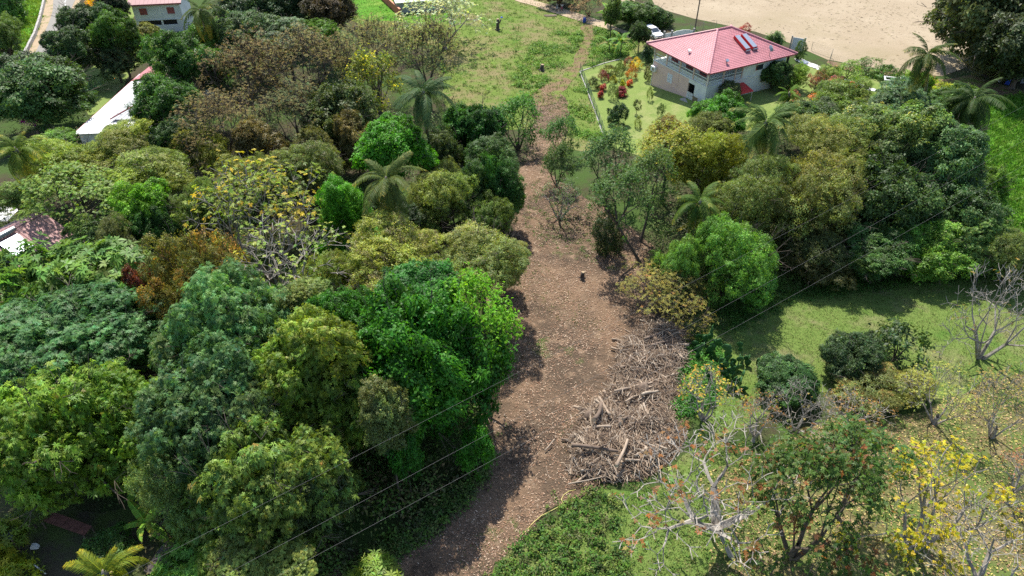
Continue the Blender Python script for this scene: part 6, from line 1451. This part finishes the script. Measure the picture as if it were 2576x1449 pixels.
log_px((1496, 1062), (1512, 1020), 0.17, 1, 'thick brown forked log in the middle of the brush pile', 1.1)
log_px((1553, 1178), (1576, 1110), 0.13, 0, 'grey log pointing downhill in the lower brush pile', 1.15)
log_px((1545, 990), (1640, 965), 0.10, 0, 'long slanting log in the upper middle of the brush pile', 0.9)
log_px((1618, 858), (1700, 838), 0.15, 1, 'heavy dark log at the top of the brush pile', 0.7)
log_px((1612, 876), (1690, 862), 0.12, 1, 'second dark log just below the topmost one', 0.7)
log_px((1560, 930), (1625, 915), 0.11, 0, 'brown log lying left of the green vines', 0.6)
log_px((1430, 1222), (1520, 1200), 0.05, 2, 'long pale pole at the lower end of the brush pile', 0.25)
log_px((1653, 1130), (1662, 1205), 0.035, 2, 'thin bamboo pole standing out below the pile', 0.5)
log_px((1370, 1135), (1395, 1110), 0.05, 2, 'short pale stick lying alone left of the pile', 0.05)
lp = sample_zone('pile', 190, rp)
for k, p in enumerate(lp):
    kd = int(rp.integers(9)); big = rp.uniform() < 0.3
    log(p, rp.uniform(0.9, 2.3) if big else rp.uniform(0.5, 1.5), rp.uniform(0.07, 0.13) if big else rp.uniform(0.03, 0.065), rp.uniform(0, 6.28), rp.normal(0, 0.13), kd,
        ('weathered grey brown log jumbled in the brush pile', 'dark barked log jumbled in the brush pile', 'pale stripped log jumbled in the brush pile')[kd % 3], ('grey brown logs in the brush pile', 'dark logs in the brush pile', 'pale logs in the brush pile')[kd % 3])
# root balls
for px, py, s, lb in ((1615, 985, 0.55, 'upturned brown root ball beside the green vines'), (1480, 1040, 0.5, 'dark root ball on the left side of the brush pile')):
    p = at(px, py, 0.7); o = empty('root_ball', (p[0], p[1], float(zt(p[0], p[1])) + float(pile_h(p[:2])[0]) * 0.9 + s * 0.5)); tag(o, lb, 'root ball')
    m = MB(); m.tube([(0, 0, -s), (0, 0, -s * 0.5), (0.1, 0, 0), (0.15, 0.1, s * 0.7)], [s * 0.3, s, s * 0.9, s * 0.3], 9); m.build('bole', WOODS[1], o, True)
    for k in range(9):
        a = k * 0.7; m = MB(); m.tube([(0, 0, 0), (s * 0.9 * math.cos(a), s * 0.9 * math.sin(a), 0.25 * s * math.sin(k * 2.0)), (s * 1.9 * math.cos(a + 0.3), s * 1.9 * math.sin(a + 0.3), -0.1 + 0.4 * s * math.sin(k * 3.0))], [s * 0.25, s * 0.14, s * 0.05], 6); m.build('root', WOODS[k % 2], o, True)
# yellow hose beside the clearing
hp = [at(x, y) for x, y in ((1448, 1234), (1432, 1238), (1418, 1246), (1412, 1258), (1416, 1268), (1402, 1278), (1380, 1290), (1362, 1300), (1340, 1318), (1322, 1338), (1310, 1352))]
m = MB(); m.tube([(q[0], q[1], q[2] + 0.09 + 0.05 * math.sin(k * 2)) for k, q in enumerate(hp)], 0.028, 6); o = m.build('yellow_hose', plain('yellow_hose', (0.50, 0.44, 0.14), 0.6), None, True); tag(o, 'yellowish hose lying along the edge of the clearing', 'hose')

# ------------------------------------------------------------------ loose ground cover (uncountable)
rs = np.random.default_rng(123)
def chips(name, label, pts, pal, lmin, lmax, wd, rg, lift=0.06, tilt=0.3, mat=None, row=None):
    n = len(pts); a = rg.uniform(0, 6.28, n) if row is None else rg.normal(row, 0.9, n); ln = rg.uniform(lmin, lmax, n); z = zt(pts[:, 0], pts[:, 1]) + lift + rg.uniform(0, 0.04, n)
    P_ = np.column_stack([pts, z]); A = np.stack([np.cos(a), np.sin(a), rg.normal(0, tilt, n).clip(0, 1)], 1); N_ = nrm(np.array([0, 0, 1.0]) + rg.normal(0, tilt, (n, 3))); A = nrm(A)
    N_ = nrm(N_ - A * (N_ * A).sum(1, keepdims=True)); Q = leaf_quads(P_, A, N_, ln, wd * rg.uniform(0.6, 1.4, n), 0)
    c = np.array(pal)[rg.integers(len(pal), size=n)] * rg.uniform(0.7, 1.25, (n, 1)); C = np.column_stack([c, np.ones(n)])
    o = link(name, quad_mesh(name, Q, C, mat or CHIP)); tag(o, label, kind='stuff'); return o
TAN = [(0.34, 0.22, 0.15), (0.26, 0.155, 0.10), (0.42, 0.29, 0.20), (0.19, 0.115, 0.075), (0.30, 0.165, 0.10), (0.48, 0.37, 0.27)]
pts = sample_zone('clearing', 46000, rs); dn = hash2(pts[:, 0] * 0.55, pts[:, 1] * 0.55, 4.0) + 0.7 * hash2(pts[:, 0] * 1.7, pts[:, 1] * 1.7, 1.0)
chips('leaf_litter', 'dry leaves and wood chips scattered on the clearing', pts[dn > rs.uniform(-1.5, 0.7, len(pts))], TAN, 0.07, 0.26, 0.045, rs)
pts = sample_zone('leaf_strewn_pasture', 14000, rs)
chips('fallen_leaves', 'yellow and tan leaves fallen on the pasture', pts, [(0.36, 0.27, 0.12), (0.30, 0.21, 0.10), (0.38, 0.33, 0.09), (0.26, 0.16, 0.085), (0.18, 0.20, 0.05)], 0.10, 0.24, 0.11, rs)
def tufts(name, label, pts, pal, h, rg, blades=5, wd=0.035, spread=0.12, lift=0.03):
    n = len(pts) * blades; b = np.repeat(pts, blades, 0) + rg.normal(0, spread, (n, 2)); z = zt(b[:, 0], b[:, 1]) + lift - 0.03
    hh = np.repeat(rg.uniform(0.6, 1.4, len(pts)), blades) * h * rg.uniform(0.6, 1.2, n); A = nrm(np.column_stack([rg.normal(0, 0.5, (n, 2)), np.ones(n)])); N_ = nrm(np.cross(A, rg.normal(size=(n, 3))))
    Q = leaf_quads(np.column_stack([b, z]), A, N_, hh, wd * np.ones(n) * rg.uniform(0.7, 1.4, n), 0.25); c = np.array(pal)[np.repeat(rg.integers(len(pal), size=len(pts)), blades)] * rg.uniform(0.75, 1.3, (n, 1))
    o = link(name, quad_mesh(name, Q, np.column_stack([c, np.ones(n)]), BLADE)); tag(o, label, kind='stuff'); return o
GR = [(0.10, 0.20, 0.025), (0.15, 0.24, 0.04), (0.20, 0.23, 0.06), (0.07, 0.15, 0.02)]
tufts('meadow_grass', 'grass tufts and low weeds in the meadow', sample_zone('meadow', 5200, rs), GR, 0.30, rs, 5, 0.09, 0.25)
tufts('slope_grass', 'tall bright grass on the slope at the right edge', sample_zone('lush_slope', 5200, rs), [(0.09, 0.23, 0.012), (0.12, 0.28, 0.02), (0.07, 0.19, 0.015), (0.17, 0.28, 0.04)], 0.7, rs, 6, 0.10, 0.25)
tufts('pasture_grass', 'short dry and green grass on the pasture', sample_zone('pasture', 17000, rs), [(0.12, 0.17, 0.035), (0.18, 0.20, 0.06), (0.26, 0.22, 0.10), (0.08, 0.15, 0.025)], 0.17, rs, 5, 0.035, 0.14)
tufts('strewn_grass', 'thin grass among the fallen leaves', sample_zone('leaf_strewn_pasture', 3500, rs), [(0.13, 0.17, 0.04), (0.20, 0.20, 0.06), (0.09, 0.15, 0.03)], 0.18, rs, 5, 0.035, 0.14)
tufts('verge_blades', 'rank grass on the bank outside the road wall', sample_zone('verge_grass', 900, rs), [(0.16, 0.30, 0.02), (0.24, 0.33, 0.03)], 0.6, rs, 6, 0.14, 0.3)
fs = sample_zone('field', 7000, rs); fs = fs[(fs[:, 1] < 175) & (hash2(fs[:, 0] * 0.12, fs[:, 1] * 0.2) > rs.uniform(-1, 0.8, len(fs)))]
chips('straw_stubble', 'straw and cane stubble on the field', fs, [(0.38, 0.31, 0.22), (0.32, 0.26, 0.175), (0.27, 0.215, 0.135), (0.24, 0.21, 0.11)], 0.2, 1.0, 0.11, rs, 0.06, 0.2, None, -0.25)
cl = sample_zone('clearing', 5000, rs); dn = hash2(cl[:, 0] * 0.35, cl[:, 1] * 0.3, 9.0); cl = cl[(dn > 0.5)]
tufts('clearing_weeds', 'patches of thin green regrowth in the clearing', cl, [(0.10, 0.19, 0.03), (0.14, 0.21, 0.05)], 0.2, rs, 4, 0.05, 0.15)

def leafy(name, label, clumps, pal, per, L, W, rg, sq=0.7):
    """low leafy growth: clumps = (x, y, radius, height)"""
    c = np.asarray(clumps); n = len(c) * per; i = np.repeat(np.arange(len(c)), per)
    u = nrm(rg.normal(size=(n, 3)) + np.array([0, 0, 0.5])); u[:, 2] = np.abs(u[:, 2]); r = rg.uniform(0.35, 1.05, n) ** 0.6
    P_ = np.stack([c[i, 0] + u[:, 0] * c[i, 2] * r, c[i, 1] + u[:, 1] * c[i, 2] * r, zt(c[i, 0], c[i, 1]) + u[:, 2] * c[i, 3] * r], 1)
    N_ = nrm(u + np.array([0, 0, 0.7]) + rg.normal(0, 0.4, (n, 3))); A = nrm(np.cross(N_, rg.normal(size=(n, 3))) + u * 0.3); N_ = nrm(N_ - A * (N_ * A).sum(1, keepdims=True)); l = L * rg.uniform(0.6, 1.4, n)
    Q = leaf_quads(P_, A, N_, l, l * W / L, 0.2); base = np.array(pal)[rg.integers(len(pal), size=len(c))]; col = base[i] * rg.uniform(0.65, 1.35, (n, 1)) * np.column_stack([rg.uniform(0.85, 1.2, n), np.ones(n), np.ones(n)])
    o = link(name, quad_mesh(name, Q, np.column_stack([col, np.ones(n)]), BLADE)); tag(o, label, kind='stuff'); return o
def px_clumps(poly, n, rmin, rmax, hmin, hmax, rg):
    q = np.array(poly, float); lo, hi = q.min(0), q.max(0); out = []
    while len(out) < n:
        p = rg.uniform(lo, hi, (n, 2)); p = p[in_poly(p, q)]
        out += [at(x, y)[:2] for x, y in p]
    w = np.array(out[:n]); return np.column_stack([w, rg.uniform(rmin, rmax, n), rg.uniform(hmin, hmax, n)])
WL = [(0, 300), (200, 320), (330, 330), (480, 200), (560, 110), (900, 90), (1100, 150), (1170, 330), (1270, 480), (1250, 690), (1230, 780), (1230, 960), (1205, 1130), (1130, 1260), (960, 1360), (800, 1470), (440, 1470), (400, 1290), (330, 1240), (0, 1230)]
UG = [(0.06, 0.12, 0.025), (0.085, 0.15, 0.03), (0.12, 0.155, 0.04), (0.075, 0.09, 0.035), (0.10, 0.19, 0.03), (0.14, 0.12, 0.05)]
leafy('undergrowth', 'dense undergrowth beneath the trees of the left wood', px_clumps(WL, 1050, 0.7, 1.9, 0.6, 5.0, rs), UG, 85, 0.25, 0.13, rs)
WS = [(860, 1440), (960, 1370), (1060, 1300), (1150, 1220), (1215, 1120), (1240, 1130), (1200, 1230), (1120, 1320), (1010, 1390), (900, 1470)]
leafy('shade_growth', 'dark leafy growth in the shade at the left edge of the clearing', px_clumps(WS, 260, 0.3, 1.0, 0.2, 1.2, rs), UG[:5], 60, 0.20, 0.10, rs)
WR = [(1490, 420), (1640, 390), (1800, 330), (2050, 270), (2430, 310), (2500, 540), (2570, 650), (2350, 700), (2050, 700), (1900, 745), (1780, 770), (1660, 700), (1640, 560)]
leafy('understory', 'shaded undergrowth beneath the trees of the right wood', px_clumps(WR, 560, 0.7, 1.8, 0.6, 4.2, rs), UG[:5], 80, 0.24, 0.12, rs)
WT = [(0, -20), (60, -20), (30, 140), (200, 300), (0, 300)]; WT2 = [(460, 130), (480, 60), (560, -20), (880, -20), (880, 70), (700, 130)]
leafy('roadside_growth', 'rank growth beside the road and behind the trees', np.concatenate([px_clumps(WT, 260, 0.8, 1.8, 0.6, 2.2, rs), px_clumps(WT2, 200, 0.8, 1.8, 0.6, 2.4, rs)]), [(0.055, 0.12, 0.025), (0.08, 0.15, 0.03), (0.05, 0.09, 0.03)], 45, 0.30, 0.16, rs)
MW = np.concatenate([px_clumps(q, n_, 0.3, 1.0, 0.2, 0.8, rs) for q, n_ in (([(1270, 250), (1330, 120), (1400, 72), (1462, 60), (1468, 92), (1440, 150), (1380, 205), (1320, 262)], 620), ([(1478, 165), (1498, 72), (1605, 98), (1600, 135), (1530, 150), (1485, 172)], 420), ([(1440, 250), (1462, 185), (1500, 300), (1525, 360), (1450, 350), (1430, 300)], 200), ([(900, 60), (960, 10), (1320, 10), (1300, 200), (1180, 260), (1120, 200)], 160))])
MW = MW[hash2(MW[:, 0] * 0.6, MW[:, 1] * 0.6, 5.0) > -0.25]
leafy('meadow_weeds', 'rank bright green weeds beside the earth track', MW, [(0.11, 0.25, 0.02), (0.15, 0.30, 0.025), (0.09, 0.20, 0.025), (0.19, 0.28, 0.04)], 34, 0.26, 0.11, rs)
ED = smooth_poly(ZONES['clearing'][::6], 0.5, 0.0); ED = ED + rs.normal(0, 0.55, ED.shape); ED = np.concatenate([ED, ED + rs.normal(0, 0.8, ED.shape)]); ED = ED[hash2(ED[:, 0] * 0.5, ED[:, 1] * 0.5, 2.0) > -0.2]
leafy('edge_weeds', 'weeds creeping in from the edges of the clearing', np.column_stack([ED, rs.uniform(0.15, 0.5, len(ED)), rs.uniform(0.08, 0.4, len(ED))]), [(0.06, 0.13, 0.02), (0.10, 0.17, 0.03), (0.13, 0.13, 0.05), (0.15, 0.11, 0.06)], 22, 0.15, 0.08, rs)
WB = [(1225, 1480), (1290, 1385), (1400, 1290), (1470, 1235), (1530, 1225), (1560, 1290), (1560, 1360), (1570, 1420), (1580, 1480)]
leafy('weeds', 'rank bright green weeds at the lower edge of the clearing', px_clumps(WB, 330, 0.2, 0.65, 0.2, 0.8, rs), [(0.065, 0.16, 0.018), (0.10, 0.20, 0.025), (0.05, 0.115, 0.02), (0.14, 0.20, 0.035), (0.09, 0.11, 0.035)], 40, 0.17, 0.09, rs)
WG = [(1300, 470), (1390, 440), (1500, 540), (1560, 640), (1500, 660), (1400, 640), (1330, 600)]
leafy('regrowth', 'thin green regrowth on the upper half of the clearing', px_clumps(WG, 300, 0.15, 0.6, 0.04, 0.2, rs), [(0.09, 0.16, 0.03), (0.13, 0.18, 0.045), (0.15, 0.14, 0.06)], 22, 0.15, 0.07, rs)
WP = [(1480, 1240), (1640, 1200), (1760, 1130), (1900, 1100), (2000, 1200), (1900, 1450), (1560, 1480), (1560, 1300)]
leafy('pasture_weeds', 'low green weeds and dry stalks on the near pasture', px_clumps(WP, 620, 0.15, 0.5, 0.06, 0.3, rs), [(0.10, 0.20, 0.03), (0.15, 0.23, 0.04), (0.20, 0.22, 0.07), (0.08, 0.15, 0.025)], 20, 0.13, 0.06, rs)
WC = [(1700, 880), (1760, 830), (1800, 860), (1850, 930), (1830, 1000), (1760, 1040), (1680, 1060), (1700, 970)]
leafy('vine_growth', 'bright green vines around the cactus beside the brush pile', px_clumps(WC, 260, 0.3, 0.65, 0.2, 0.6, rs), [(0.05, 0.19, 0.02), (0.08, 0.24, 0.025), (0.04, 0.13, 0.025)], 50, 0.15, 0.08, rs)
WE = [(1770, 800), (1830, 740), (1930, 715), (2150, 690), (2400, 690), (2560, 660), (2560, 700), (2300, 720), (2150, 740), (2000, 760), (1900, 810), (1820, 840)]
leafy('pasture_edge_growth', 'green weeds along the shaded edge of the pasture', px_clumps(WE, 420, 0.3, 0.8, 0.15, 0.55, rs), [(0.06, 0.15, 0.02), (0.09, 0.18, 0.03), (0.05, 0.12, 0.02)], 40, 0.17, 0.09, rs)

# ------------------------------------------------------------------ power cables across the view
for k, (a, b, lb) in enumerate((((250, 1479), (2860, 110), 'thin power cable, uppermost of the three across the wood'), ((470, 1497), (2860, 190), 'thin power cable, middle one of the three across the wood'), ((600, 1503), (2860, 250), 'thin power cable, lowest of the three across the wood'))):
    A, B = at(*a, 15.5), at(*b, 15.5); m = MB(); n = 30
    m.tube([A + (B - A) * t + np.array([0, 0, -0.5 * 4 * t * (1 - t)]) for t in np.linspace(0, 1, n)], 0.0045, 5); o = m.build('power_cable', plain('cable_grey_%s' % 'abc'[k], (0.13, 0.125, 0.12), 0.7), None, True); tag(o, lb, 'cable', 'power cables')
